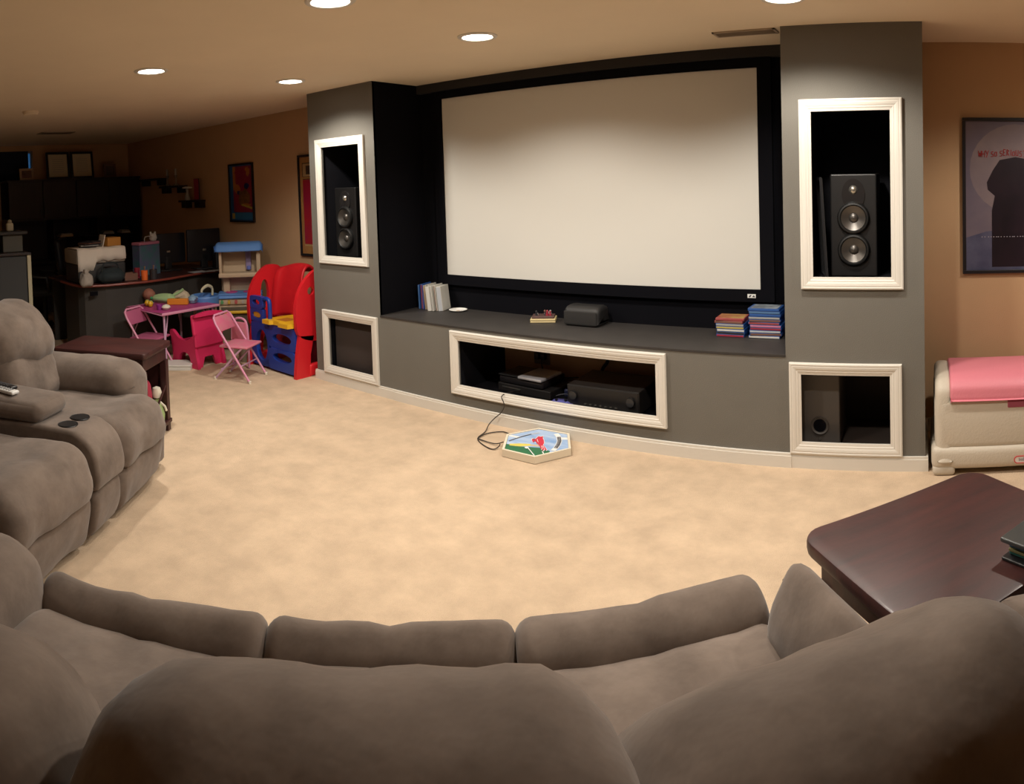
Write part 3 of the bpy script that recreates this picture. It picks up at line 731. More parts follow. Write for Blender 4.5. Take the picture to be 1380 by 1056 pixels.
# hexagonal sign on the carpet: corners (x, y) of its face at z .055
hexp = [(-2.337, 3.295), (-2.227, 3.090), (-2.01, 3.088), (-1.891, 3.280), (-2.01, 3.474), (-2.221, 3.472)]
hcx = sum(p[0] for p in hexp) / 6; hcy = sum(p[1] for p in hexp) / 6
t = thing('hexagonal_sign', 'hexagonal picture sign with a red bird lying on the carpet below the screen', 'sign', (hcx, hcy, 0), 0)
Mhx = mat('sign_rim', (.74, .66, .52), .5)
hp = [(x - hcx, y - hcy) for x, y in hexp]
sc_ = lambda k: [(x * k, y * k) for x, y in hp]
g = G(); g.prism(sc_(1.0), .003, .036); g.build('housing', Mhx, t)
n = 6; g = G(); vs = [(x, y, .036) for x, y in hp] + [(x, y, .043) for x, y in hp] + [(x, y, .043) for x, y in sc_(.93)] + [(x, y, .036) for x, y in sc_(.93)]
g.add(vs, [(a_ * 6 + i, a_ * 6 + (i + 1) % 6, ((a_ + 1) % 4) * 6 + (i + 1) % 6, ((a_ + 1) % 4) * 6 + i) for a_ in range(3) for i in range(6)]); fixn(g.build('rim', Mhx, t))
PM = [mat('print_sky', (.22, .38, .66), .35, c2=(.50, .62, .80), vscale=9, wave=(.6, 2.2, 1)), mat('print_green', (.03, .16, .07), .35), mat('print_yellow', (.75, .60, .12), .35), mat('print_red', (.62, .03, .06), .35),
      mat('print_white', (.80, .80, .78), .35), mat('print_dark', (.10, .10, .11), .35), mat('print_tan', (.60, .48, .34), .35)]
def clip(poly, inside):       # Sutherland-Hodgman against the convex face
    out = poly
    for i in range(len(inside)):
        a_, b_ = inside[i], inside[(i + 1) % len(inside)]; src, out = out, []
        sd = lambda p: (b_[0] - a_[0]) * (p[1] - a_[1]) - (b_[1] - a_[1]) * (p[0] - a_[0])
        for j in range(len(src)):
            p, q = src[j - 1], src[j]; sp_, sq = sd(p), sd(q)
            if (sp_ >= 0) != (sq >= 0): k = sp_ / (sp_ - sq); out.append((p[0] + k * (q[0] - p[0]), p[1] + k * (q[1] - p[1])))
            if sq >= 0: out.append(q)
        if not out: return []
    return out
face = sc_(.925)
# pixel -> face plane (the picture as it lies): affine map fixed by the corners
def PX(x, y):                 # pixel of the zoom crop (1380x736, crop 640..790, 550..630) -> local
    X = 640 + x / 9.2; Y = 550 + y / 9.2
    th = (X - 690) / F; d = W2L.transposed() @ Vector((math.sin(th), math.cos(th), -(Y - V0) / F)); k = (.0425 - H) / d.z
    return (d.x * k - hcx, d.y * k - hcy)
g = G(); lay = [0]
def layer(pts, mi, px=True):
    P_ = [PX(*q) for q in pts] if px else pts
    A = sum(P_[i][0] * P_[(i + 1) % len(P_)][1] - P_[(i + 1) % len(P_)][0] * P_[i][1] for i in range(len(P_)))
    if A < 0: P_ = P_[::-1]
    P_ = clip(P_, face)
    if len(P_) < 3: return
    lay[0] += 1; g.mi = mi; z = .0390 + lay[0] * .00012
    g.add([(x, y, z) for x, y in P_], [tuple(range(len(P_)))])
def stroke(a_, b_, wd, mi):
    (x0, y0), (x1, y1) = PX(*a_), PX(*b_); dx, dy = x1 - x0, y1 - y0; l = math.hypot(dx, dy); nx, ny = -dy / l * wd / 2, dx / l * wd / 2
    layer([(x0 + nx, y0 + ny), (x1 + nx, y1 + ny), (x1 - nx, y1 - ny), (x0 - nx, y0 - ny)], mi, False)
layer([(300, 200), (1300, 200), (1300, 650), (300, 650)], 0)
layer([(340, 420), (430, 440), (500, 460), (640, 470), (800, 480), (930, 520), (900, 600), (700, 640), (300, 540)], 1)
layer([(390, 330), (430, 318), (560, 345), (540, 362)], 4); layer([(1060, 352), (1200, 360), (1200, 385), (1065, 378)], 4)
layer([(430, 432), (560, 428), (690, 435), (690, 458), (560, 465), (430, 452)], 2); layer([(690, 440), (800, 445), (805, 470), (690, 460)], 6)
for i, (p, q) in enumerate((((420, 400), (500, 370)), ((500, 370), (600, 340)), ((600, 340), (700, 314)), ((700, 314), (800, 298)))): stroke(p, q, .012 if i < 3 else .005, 5 if i < 3 else 6)
arc = [(1005, 310), (1040, 350), (1050, 400), (1030, 450), (1000, 490), (965, 520)]
for i in range(5): stroke(arc[i], arc[i + 1], .030, 4)
for i in range(1, 4): stroke(arc[i], arc[i + 1], .022, 5)
for i in range(9):
    k = i / 8; x, y = 1046 - 46 * k ** 1.6, 366 + 118 * k; stroke((x - 8, y), (x + 8, y - 2), .003, 4)
bird = [(705, 390), (715, 375), (735, 372), (750, 380), (765, 365), (790, 345), (815, 352), (848, 345), (842, 370), (855, 395), (858, 430), (845, 452), (870, 480), (892, 512), (878, 522), (862, 500), (850, 525), (838, 520), (832, 495), (820, 512), (806, 470), (790, 455), (765, 430), (755, 410), (735, 405), (728, 425), (715, 412)]
layer([(x + (x - 785) * .09, y + (y - 430) * .07) for x, y in bird], 4); layer(bird, 3)
layer([(720, 378), (735, 374), (745, 385), (738, 395)], 5); stroke((842, 462), (862, 500), .003, 4); stroke((826, 462), (838, 500), .003, 4); stroke((770, 380), (785, 420), .003, 4)
layer([(615, 480), (650, 474), (668, 486), (645, 500), (622, 494)], 4)
stroke((655, 486), (740, 590), .006, 4); stroke((835, 535), (860, 575), .006, 4); stroke((560, 345), (680, 318), .003, 4)
g.build('picture_face', PM, t)
# ------------------------------------------------------------------ posters
def poster(label, x0, x1, z0, z1, fw, shapes, pm, Mf):
    t = thing('poster', label, 'poster', ((x0 + x1) / 2, YW, (z0 + z1) / 2)); hx, hz = (x1 - x0) / 2, (z1 - z0) / 2
    for q in ((-hx, hx, -hz, -hz + fw), (-hx, hx, hz - fw, hz), (-hx, -hx + fw, -hz + fw, hz - fw), (hx - fw, hx, -hz + fw, hz - fw)):
        G().box(q[0], q[1], -.025, 0, q[2], q[3], .002).build('frame_bar', Mf, t)
    g = G(); k = 0
    for mi, poly in shapes:
        g.mi = mi; y = -.012 - k * .00015; k += 1
        P_ = [(-hx + fw + (2 * hx - 2 * fw) * u, hz - fw - (2 * hz - 2 * fw) * v) for u, v in poly]
        P_ = P_ if sum(P_[i][0] * P_[(i + 1) % len(P_)][1] - P_[(i + 1) % len(P_)][0] * P_[i][1] for i in range(len(P_))) > 0 else P_[::-1]
        g.add([(x, y, z) for x, z in P_], [tuple(range(len(P_)))])
    g.build('print', pm, t)
    return t
R_ = lambda u0, v0, u1, v1: [(u0, v0), (u1, v0), (u1, v1), (u0, v1)]
def blob(cx, cy, rx, ry, s, n=14):
    r = random.Random(s); return [(min(1, max(0, cx + rx * math.cos(2 * PI * i / n) * r.uniform(.7, 1.1))), min(1, max(0, cy + ry * math.sin(2 * PI * i / n) * r.uniform(.7, 1.1)))) for i in range(n)]
pmat = lambda n, c, c2=None, s=6: mat('poster_' + n, c, .35, c2=c2, vscale=s)
M_bfr = mat('black_frame', (.012, .010, .012), .35)
P1 = [pmat('blue', (.02, .09, .24)), pmat('crimson', (.30, .02, .03), (.20, .015, .06), 9), pmat('orange', (.50, .20, .02), (.35, .09, .02), 12), pmat('navy', (.01, .02, .10)), pmat('brown', (.10, .05, .02), (.22, .10, .03), 20), pmat('teal', (.03, .15, .30)), pmat('yellow', (.45, .32, .05))]
poster('framed red, orange and blue poster on the tan wall above the play kitchen', -6.41, -5.94, 1.21, 1.84, .018,
       [(0, R_(0, 0, 1, 1)), (1, R_(.14, .02, .98, .84)), (2, R_(.14, .02, .26, .45)), (2, blob(.80, .12, .12, .10, 3)), (1, blob(.5, .18, .30, .14, 4)), (2, blob(.32, .42, .16, .10, 5)), (3, blob(.74, .38, .12, .06, 6)), (3, blob(.42, .50, .14, .05, 7)),
        (4, blob(.62, .60, .34, .17, 8)), (2, blob(.70, .72, .25, .03, 9)), (6, [(.5, .70), (.98, .76), (.98, .80), (.5, .73)]), (1, R_(.14, .80, .98, .85)), (5, R_(.06, .86, .98, .98)), (6, R_(.06, .87, .18, .97))], P1, M_bfr)
P2 = [pmat('gold', (.42, .22, .07), (.32, .15, .05), 10), pmat('deep_red', (.34, .015, .015), (.28, .01, .05), 5), pmat('ink', (.05, .03, .02)), pmat('beige', (.45, .30, .14))]
poster('framed red poster with a gold border, half hidden by the left grey column', -5.17, -4.62, .905, 1.86, .022,
       [(0, R_(0, 0, 1, 1)), (2, R_(.07, .06, .93, .205)), (3, R_(.09, .07, .91, .20)), (2, R_(.18, .09, .30, .18)), (2, R_(.36, .09, .48, .18)), (2, R_(.54, .09, .66, .18)), (2, R_(.08, .225, .92, .232)), (1, R_(.08, .235, .92, .90)), (3, R_(.08, .905, .92, .92))], P2, M_bfr)
P3 = [pmat('lilac_grey', (.17, .135, .16), (.12, .10, .14), 3), pmat('pale', (.24, .185, .185), (.18, .14, .16), 4), pmat('slate', (.06, .06, .11), (.10, .10, .16), 8), pmat('dark_coat', (.010, .006, .010), (.018, .009, .016), 6), pmat('blood', (.28, .02, .02)), pmat('dot', (.35, .32, .36))]
p3 = poster('framed grey poster with a dark cloudy shape and red handwritten lettering', .23, .86, .94, 1.86, .02,
       [(0, R_(0, 0, 1, 1)), (1, [(.5 + .46 * math.cos(i * PI / 16), .32 + .30 * math.sin(i * PI / 16)) for i in range(32)]), (2, [(0, .78), (.2, .74), (.5, .72), (.8, .74), (1, .78), (1, 1), (0, 1)]),
        (3, [(.34, .26), (.50, .24), (.66, .26), (.72, .33), (.76, .42), (.70, .50), (.72, .62), (.74, .98), (.26, .98), (.26, .60), (.29, .50), (.22, .46), (.21, .41), (.27, .33)]),
        (2, blob(.9, .9, .1, .06, 11)), (2, blob(.12, .92, .1, .05, 12))], P3, M_bfr)
g = G(); LET = {'W': [(0, 1, .25, 0), (.25, 0, .5, .7), (.5, .7, .75, 0), (.75, 0, 1, 1)], 'H': [(0, 0, .05, 1), (.9, 0, .9, 1), (0, .5, .9, .55)], 'Y': [(0, 1, .5, .5), (1, 1, .3, -.15)], 'S': [(.9, .9, .2, .85), (.2, .85, .2, .55), (.2, .55, .85, .45), (.85, .45, .8, .1), (.8, .1, .05, .08)],
       'O': [(.1, .2, .15, .8), (.15, .8, .8, .85), (.8, .85, .85, .2), (.85, .2, .1, .2)], 'E': [(.1, 0, .15, 1), (.15, 1, .85, .95), (.1, .5, .7, .52), (.1, 0, .85, .04)], 'R': [(.1, 0, .12, 1), (.12, 1, .8, .8), (.8, .8, .15, .5), (.3, .5, .85, 0)], 'I': [(.5, 0, .5, 1)],
       'U': [(.1, 1, .15, .1), (.15, .1, .8, .1), (.8, .1, .85, 1)], '?': [(.1, .9, .6, 1.1), (.6, 1.1, .8, .75), (.8, .75, .4, .4), (.4, .05, .45, -.08)]}
xx = -.220; rr = random.Random(4)
for ch in 'WHY SO SERIOUS?':
    if ch == ' ': xx += .010; continue
    wd = .021 if ch != 'I' else .012; zz = .235 + rr.uniform(-.008, .004)
    for (a_, b_, c_, d_) in LET[ch]:
        x0, z0, x1, z1 = xx + a_ * wd * .85, zz + b_ * .036, xx + c_ * wd * .85, zz + d_ * .036
        dx, dz = x1 - x0, z1 - z0; l = math.hypot(dx, dz) + 1e-6; nx, nz_ = -dz / l * .0021, dx / l * .0021
        g.add([(x0 + nx, -.0152, z0 + nz_), (x1 + nx, -.0152, z1 + nz_), (x1 - nx, -.0152, z1 - nz_), (x0 - nx, -.0152, z0 - nz_)], [(0, 1, 2, 3)])
    xx += wd
tag(g.build('lettering', P3[4], p3), 'red handwritten lettering')
g = G()
for i in range(26):
    x = -.20 + i * .016 + rr.uniform(-.004, .004); g.add([(x, -.0152, -.245), (x + .006, -.0152, -.245), (x + .006, -.0152, -.240), (x, -.0152, -.240)], [(0, 1, 2, 3)])
tag(g.build('credit_line', P3[5], p3), kind='stuff')

# ------------------------------------------------------------------ toy chest
t = thing('toy_chest', 'cream plastic toy chest with a rounded pink lid against the right wall', 'toy chest', (.47, 3.69, 0))
M_tc = mat('cream_chest_plastic', (.55, .49, .40), .55, bump=.15, bscale=90); M_pink = mat('pink_lid_plastic', (.66, .20, .25), .5, bump=.1, bscale=90)
hx = .44
G().rbox(-hx, hx, -.265, .255, .028, .145, .035, 4).build('base_band', M_tc, t, True)
for s in (-1, 1):
    for yy in (-.20, .19): G().rbox(s * (hx - .12), s * (hx - .005), yy - .065, yy + .065, 0, .05, .02, 3).build('foot', M_tc, t, True)
g = G(); g.rbox(-hx + .018, hx - .018, -.25, .245, .12, .40, .045, 4); g.build('chest_body', M_tc, t, True)
for s in (-1, 1):
    g = G(); xs = (-hx + .022, -hx + .115) if s < 0 else (hx - .115, hx - .022)
    pad(g, [(-.240, .06), (-.249, .12), (-.249, .28), (-.246, .39), (-.228, .445), (-.16, .48), (0, .492), (.15, .48), (.23, .44), (.24, .30), (.24, .06)], xs[0], xs[1], .035, nz=0, mids=2); fixn(g.build('corner_post', M_tc, t, 'all'))
g = G(); g.T = Matrix.Identity(4)
pad(g, [(-.248, .382), (-.254, .388), (-.252, .41), (-.238, .455), (-.17, .495), (0, .51), (.15, .495), (.235, .45), (.24, .388), (.234, .382), (0, .382)], -hx + .098, hx - .098, .014, nz=0, mids=8)
lid = fixn(g.build('lid', M_pink, t, True))
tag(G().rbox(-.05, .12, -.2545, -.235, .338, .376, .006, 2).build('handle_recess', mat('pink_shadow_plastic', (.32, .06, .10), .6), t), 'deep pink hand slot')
g = G(); g.ringY(rrect(-.020, .115, .052, .092, .019, 6), rrect(-.015, .110, .057, .087, .0145, 6), -.268, -.262); fixn(g.build('logo_rim', mat('logo_red', (.55, .08, .08), .5), t))
G().prismY(rrect(-.016, .111, .056, .088, .0150, 6), -.2665, -.262).build('logo_plate', mat('logo_white', (.75, .70, .66), .5), t)
textmesh('little tikes', .022, 'logo_lettering', mat('logo_ink', (.10, .09, .14), .5), t, (.0475, -.2668, .072), (PI / 2, 0, 0))

# ------------------------------------------------------------------ red, blue and yellow play climber
t = thing('play_climber', 'red, blue and yellow plastic toddler climber beside the left grey column', 'play climber', (-4.76, 3.6, 0))
M_red = mat('red_play_plastic', (.62, .012, .02), .45, bump=.08, bscale=80); M_blue = mat('blue_play_plastic', (.012, .045, .30), .4, bump=.08, bscale=80); M_yel = mat('yellow_play_plastic', (.72, .42, .015), .45)
def side(xc, hole_c, hole_r, foot):
    out = spline([(-.25, 0), (-.235, .20), (-.20, .38), (-.235, .50), (-.22, .64), (-.16, .76), (-.06, .84), (.02, .865), (.12, .84), (.18, .70), (.20, .45), (.235, .20), (.27, .0), (.12, .0), (.08, .12), (-.02, .17), (-.09, .10), (-.11, 0)], 4)
    return out
def yz_plate(g, poly, x0, x1):   # poly in (y,z)
    n = len(poly); vs = [(x0, y, z) for y, z in poly] + [(x1, y, z) for y, z in poly]
    g.add(vs, [(i, (i + 1) % n, n + (i + 1) % n, n + i) for i in range(n)])
    return g
def plate_with_hole(g, outer, hc, hr, x0, x1, axis='x', n=48, hole=None):
    # resample the outline by angle about the hole centre so that outline and hole pair up
    def ray(an):
        dx, dz = math.cos(an), math.sin(an); best = None
        for i in range(len(outer)):
            (ax_, az), (bx, bz) = outer[i], outer[(i + 1) % len(outer)]
            ex, ez = bx - ax_, bz - az; den = dx * ez - dz * ex
            if abs(den) < 1e-12: continue
            tt = ((ax_ - hc[0]) * ez - (az - hc[1]) * ex) / den; uu = ((ax_ - hc[0]) * dz - (az - hc[1]) * dx) / den
            if tt > 0 and -1e-9 <= uu <= 1 + 1e-9 and (best is None or tt > best): best = tt
        return (hc[0] + dx * best, hc[1] + dz * best)
    O = [ray(2 * PI * i / n + .01) for i in range(n)]; I = [(hc[0] + hr[0] * math.cos(2 * PI * i / n + .01), hc[1] + hr[1] * math.sin(2 * PI * i / n + .01)) for i in range(n)]
    g.ringY(O, I, x0, x1); return g
MYZ = Matrix(((0, -1, 0, 0), (1, 0, 0, 0), (0, 0, 1, 0), (0, 0, 0, 1)))      # (x->y, y->-x)
for s, nm_ in ((1, 'side_panel'), (-1, 'side_panel')):
    xc = .34 * s
    # upper ear with its round hole, lower leg arch
    upper = spline([(-.205, .34), (-.238, .50), (-.222, .64), (-.16, .76), (-.06, .845), (.02, .868), (.12, .84), (.18, .70), (.20, .45), (.215, .32), (0, .28)], 5)
    g = G(); g.T = MYZ
    plate_with_hole(g, upper, (-.075, .70) if s > 0 else (-.06, .62), (.034, .034) if s > 0 else (.045, .12), -xc - .018, -xc + .018, n=64)
    o = fixn(g.build(nm_, M_red, t, True))
    for leg in ([(-.26, 0), (-.235, .20), (-.205, .345), (-.06, .33), (-.10, .18), (-.11, 0)], [(.10, 0), (.09, .18), (.05, .33), (.213, .335), (.235, .2), (.27, 0)]):
        g = G(); g.T = MYZ; g.prismY(leg, -xc - .018, -xc + .018); fixn(g.build('leg_panel', M_red, o, True))
    G().rbox(xc - .028, xc + .028, -.12, .12, .0, .10, .02, 3).build('foot_rail', M_red, o, True)
# blue front with its cutouts
def ringpart(name, outer, hc, hr, y0, y1, m, par, n=40):
    g = G(); plate_with_hole(g, outer, hc, hr, y0, y1, n=n); return fixn(g.build(name, m, par, True))
fp = ringpart('front_panel', rrect(-.32, -.055, .02, .40, .03, 4), (-.165, .20), (.085, .135), -.225, -.185, M_blue, t, 48)
ringpart('front_panel', rrect(-.055, .315, .20, .40, .03, 4), (.13, .29), (.13, .042), -.225, -.185, M_blue, t, 48)
ringpart('front_panel', rrect(-.055, .315, .02, .20, .02, 4), (.14, .135), (.13, .038), -.235, -.185, M_blue, t, 48)
tower = ringpart('handle_tower', rrect(-.32, -.13, .51, .62, .025, 4), (-.225, .565), (.055, .025), -.23, -.19, M_blue, t, 40)
ringpart('tower_panel', rrect(-.32, -.13, .40, .51, .01, 3), (-.225, .455), (.062, .028), -.228, -.19, M_blue, t, 40)
G().tube(spline([(-.14, -.21, .60), (-.08, -.21, .605), (-.045, -.21, .57), (-.045, -.21, .40)], 5, False), .019, 10).build('grab_rail', M_blue, t, True)
G().rbox(-.285, -.165, -.222, -.200, .427, .483, .02, 3).build('spinner', mat('orange_play_plastic', (.68, .30, .02), .45), t, True)
# yellow step: a plate with a raised front lip
g = G(); g.prism([(-.08, -.27), (.02, -.27), (.04, -.24), (.14, -.24), (.16, -.28), (.29, -.28), (.31, -.20), (.31, .05), (-.05, .05), (-.08, -.10)], .405, .44)
g.build('step', M_yel, t)
tag(G().prism([(.03, -.20), (.16, -.20), (.16, -.08), (.03, -.08)], .4402, .4412).build('step_inlay', mat('step_orange', (.45, .18, .02), .5), t), 'orange inlay of the step')
# red slide chute rising behind
g = G(); cs = []
prof = [(.03, .42), (.045, .60), (.075, .78), (.12, .86), (.19, .865), (.26, .80)]
NX = 12; vs = []; fs = []
for (yy, zz) in spline(prof, 4, False):
    for i in range(NX + 1):
        q = i / NX; x = -.30 + (.38 + .10 * max(0, .85 - zz)) * q; lip = .045 * (abs(2 * q - 1) ** 6)
        vs.append((x + .06 * (zz - .6), yy - lip, zz + .025 * math.sin(q * PI * 1.0) - .03 * (1 - q)))
nr_ = len(vs) // (NX + 1)
for j in range(nr_ - 1):
    for i in range(NX): a0 = j * (NX + 1) + i; fs.append((a0, a0 + 1, a0 + NX + 2, a0 + NX + 1))
g.add(vs, fs); o = fixn(g.build('slide_chute', M_red, t, True)); md = o.modifiers.new('thick', 'SOLIDIFY'); md.thickness = .022
G().rbox(-.30, .30, .02, .05, .05, .42, .01, 2).build('inner_panel', mat('dark_red_plastic', (.25, .01, .02), .5), t)

# ------------------------------------------------------------------ play kitchen
t = thing('play_kitchen', 'beige toy kitchen with a blue awning, blue sink and toy oven by the tan wall', 'play kitchen', (-5.72, 3.70, 0), math.radians(54)); t.scale = (.68, .78, 1)
M_bei = mat('beige_play_plastic', (.52, .39, .26), .55, bump=.1, bscale=80); M_sky = mat('sky_blue_plastic', (.10, .24, .56), .5); M_dk = mat('oven_dark', (.10, .075, .05), .5)
g = G(); pad(g, [(-.17, .955), (-.18, .985), (-.12, 1.03), (0, 1.045), (.12, 1.03), (.16, .985), (.15, .955)], -.36, .34, .06, nz=0, mids=6); fixn(g.build('awning', M_sky, t, True))
for x0, x1 in ((-.30, -.26), (.24, .30)): G().rbox(x0, x1, -.12, .12, .73, .965, .01, 2).build('upper_post', M_bei, t, True)
G().rbox(-.29, .29, .08, .12, .55, .965, .01, 2).build('back_panel', M_bei, t, True)
G().rbox(-.31, .31, -.14, .12, .70, .745, .014, 3).build('upper_shelf', M_bei, t, True)
G().rbox(.08, .16, .03, .078, .76, .95, .01, 2).build('toy_telephone', mat('lilac_plastic', (.30, .24, .42), .5), t, True)
G().rbox(.10, .15, .0, .03, .76, .80, .01, 2).build('telephone_base', mat('periwinkle_plastic', (.12, .16, .50), .5), t, True)
for x0, x1 in ((-.26, -.16), (.20, .28)): G().rbox(x0, x1, -.02, .10, .54, .71, .015, 3).build('lower_post', M_bei, t, True)
g = G(); pad(g, [(-.18, .50), (-.19, .53), (-.17, .55), (.10, .55), (.12, .53), (.12, .50)], -.33, .31, .02, nz=0, mids=4); fixn(g.build('counter', M_sky, t, True))
for xx in (-.14, .12):
    g = G(); g.lathe([(.09, .549), (.09, .556), (.06, .560), (.055, .556), (.03, .558), (.0001, .558)], x=xx, y=-.05, n=24); g.build('burner', mat('magenta_plastic', (.42, .06, .22), .5), t, True)
G().rbox(.12, .20, -.03, .06, .556, .60, .02, 3).build('toy_pan', mat('navy_plastic2', (.03, .04, .16), .5), t, True)
G().rbox(-.32, .30, -.18, .12, .44, .502, .015, 2).build('control_panel', M_bei, t, True)
for i, c in enumerate(((.10, .30, .12), (.55, .35, .05), (.50, .10, .10), (.45, .40, .35), (.5, .42, .3), (.45, .40, .35))):
    g = G(); g.lathe([(.022, -.18), (.020, -.196), (.0001, -.198)], x=-.27 + i * .10, y=.47, n=16, axis='Y'); fixn(g.build('knob', mat('knob_tone_%d' % i, c, .5), t, True))
G().rbox(-.32, .30, -.16, .12, .02, .442, .02, 3).build('oven_body', M_bei, t, True)
G().rbox(-.29, .19, -.172, -.155, .10, .42, .02, 3).build('oven_door', M_dk, t, True)
G().rbox(-.25, .10, -.21, -.175, .355, .385, .014, 3).build('oven_handle', M_yel, t, True)
# sink wing swung round to the left
g = G(); sx, sy = -.52, -.16
g.lathe([(.001, .43), (.17, .43), (.205, .45), (.215, .53), (.205, .545), (.185, .54), (.175, .47), (.001, .46)], x=sx, y=sy, n=32); g.build('sink', M_sky, t, True)
G().tube(spline([(sx + .10, sy + .1, .53), (sx + .10, sy + .1, .60), (sx + .04, sy + .04, .63), (sx - .03, sy, .60), (sx - .04, sy - .01, .57)], 5, False), .017, 10).build('faucet', mat('cream_faucet', (.60, .55, .38), .5), t, True)
for an in (20, 110, 200, 290):
    cx, cy = sx + .15 * math.cos(math.radians(an)), sy + .15 * math.sin(math.radians(an)); G().rbox(cx - .022, cx + .022, cy - .022, cy + .022, 0, .435, .01, 2).build('sink_leg', M_bei, t, True)
G().rbox(sx - .15, sx + .15, sy - .15, sy + .15, .16, .19, .01, 2).build('sink_shelf', mat('sage_plastic', (.26, .28, .16), .6), t, True)
t = thing('toy_bin', 'small grey-beige bin on the floor in front of the toy oven', 'bin', (-5.22, 3.42, 0))
G().lathe([(.001, 0), (.075, 0), (.09, .16), (.096, .165), (.09, .17), (.083, .165), (.07, .012), (.001, .012)], n=24).build('bin_body', mat('grey_beige_plastic', (.30, .28, .20), .6), t, True)

# ------------------------------------------------------------------ pink children's furniture
M_lp = mat('pink_enamel_tube', (.66, .28, .42), .4); M_lv = mat('lilac_enamel_tube', (.55, .34, .50), .4); M_sp = mat('pink_vinyl', (.62, .13, .24), .5, c2=(.55, .22, .26), vscale=14)
def folding_chair(label, x, y, rz, seatm):
    t = thing('folding_chair', label, 'folding chair', (x, y, 0), rz, 'pink children folding chairs')
    w_ = .145
    # long frame: front feet up and back to the top of the backrest, one bent tube
    pts = [(-w_, .17, .008), (-w_, -.02, .30), (-w_, -.125, .46), (-w_ + .01, -.15, .505), (-w_ + .04, -.16, .525), (w_ - .04, -.16, .525), (w_ - .01, -.15, .505), (w_, -.125, .46), (w_, -.02, .30), (w_, .17, .008)]
    G().tube(pts, .0095, 10).build('back_frame', M_lp, t, True)
    for s in (-1, 1):
        G().tube([(s * (w_ - .022), -.16, .008), (s * (w_ - .022), .02, .20), (s * (w_ - .022), .10, .275)], .0085, 10).build('leg', M_lv, t, True)
        G().lathe([(.012, 0), (.013, .02), (.009, .022)], x=s * w_, y=.172, n=10).build('foot_cap', M_wplas, t, True)
        G().lathe([(.012, 0), (.013, .02), (.009, .022)], x=s * (w_ - .022), y=-.162, n=10).build('foot_cap', M_wplas, t, True)
    G().tube([(-w_, .09, .13), (w_, .09, .13)], .006, 8).build('stretcher', M_lv, t, True)
    G().tube([(-w_ + .022, -.10, .09), (w_ - .022, -.10, .09)], .006, 8).build('stretcher', M_lv, t, True)
    st = G().rbox(-.135, .135, -.11, .15, .268, .288, .009, 3, 4, bulge=.004).build('seat', seatm, t, True)
    bk = G().at(0, -.135, .460, rx=.45).rbox(-.132, .132, -.006, .006, -.075, .055, .005, 2).build('backrest', seatm, t, True)
    G().at(0, -.135, .460, rx=.45).rbox(-.07, .06, -.0078, -.0062, -.045, .045, .0006, 1).build('backrest_print', mat('peach_print', (.70, .42, .14), .5, c2=(.65, .30, .40), vscale=30), bk)
    return t
folding_chair('pink child folding chair standing alone on the carpet in front of the toy climber', -4.80, 3.055, math.radians(28 - 90), M_sp)
folding_chair('pink child folding chair tucked under the left corner of the pink table', -5.58, 2.60, math.radians(30 - 90), mat('rose_vinyl', (.42, .10, .20), .5))
t = thing('childrens_table', 'small square pink folding table covered with toys', 'table', (-5.755, 2.945, 0), math.radians(9))
G().rbox(-.285, .285, -.325, .325, .482, .497, .007, 3).build('tabletop', mat('magenta_tabletop', (.42, .05, .20), .4), t, True)
G().tube([(-.285, -.325, .485), (.285, -.325, .485), (.285, .325, .485), (-.285, .325, .485)], .013, 8, True).build('edge_rim', M_lp, t, True)
for sx in (-1, 1):
    for sy in (-1, 1):
        G().tube([(sx * .27, sy * .29, .009), (sx * .25, sy * .28, .47)], .011, 10).build('leg', M_lv, t, True)
        G().tube([(sx * .262, sy * .287, .22), (sx * .20, sy * .20, .47)], .006, 8).build('leg_brace', M_lv, t, True)
# toddler armchair, one moulded shell
t = thing('toddler_armchair', 'crimson-pink moulded plastic toddler armchair at the pink table', 'chair', (-5.46, 3.03, 0), math.radians(100))
M_mag = mat('crimson_pink_plastic', (.62, .025, .11), .45, bump=.06, bscale=80)
G().rbox(-.14, .14, -.12, .13, .185, .215, .014, 3, 3).build('seat', M_mag, t, True)
g = G(); g.at(0, -.145, .33, rx=-.14); g.rbox(-.165, .165, -.018, .018, -.15, .14, .017, 3, 4, bulge=.0); g.build('backrest', M_mag, t, True)
g = G(); g.at(0, -.165, .47, rx=-.14); g.prismY([(-.163, -.02)] + [(-.163 + .326 * i / 12, .0 + .022 * math.sin(PI * i / 12)) for i in range(13)][0:13] + [(.163, -.02)], -.017, .017); fixn(g.build('backrest_crest', M_mag, t, True))
for s in (-1, 1):
    prof = spline([(-.17, .30), (-.16, .20), (-.205, .0), (-.12, 0), (-.09, .10), (-.02, .13), (.05, .10), (.09, 0), (.165, 0), (.14, .12), (.135, .20), (.185, .27), (.175, .31), (.13, .30), (.06, .25), (-.04, .235), (-.12, .27)], 3)
    g = G(); g.T = MYZ; n = len(prof)
    yz = prof; vs = [(y, -s * .15 - .016, z) for y, z in yz] + [(y, -s * .15 + .016, z) for y, z in yz]
    import bmesh
    bm_ = bmesh.new(); vv = [bm_.verts.new((y, 0, z)) for y, z in yz]; f_ = bm_.faces.new(vv); rres = bmesh.ops.triangulate(bm_, faces=[f_]); bm_.verts.index_update()
    tris = [tuple(v.index for v in f2.verts) for f2 in bm_.faces]; bm_.free()
    g.add(vs, tris + [tuple(n + i for i in f2[::-1]) for f2 in tris] + [(i, n + i, n + (i + 1) % n, (i + 1) % n) for i in range(n)])
    fixn(g.build('side_arm', M_mag, t))
g = G(); g.prismY([(-.13, .0), (-.08, .0), (-.05, .09), (.05, .09), (.08, 0), (.13, 0), (.13, .20), (-.13, .20)], .10, .125); fixn(g.build('front_skirt', M_mag, t))
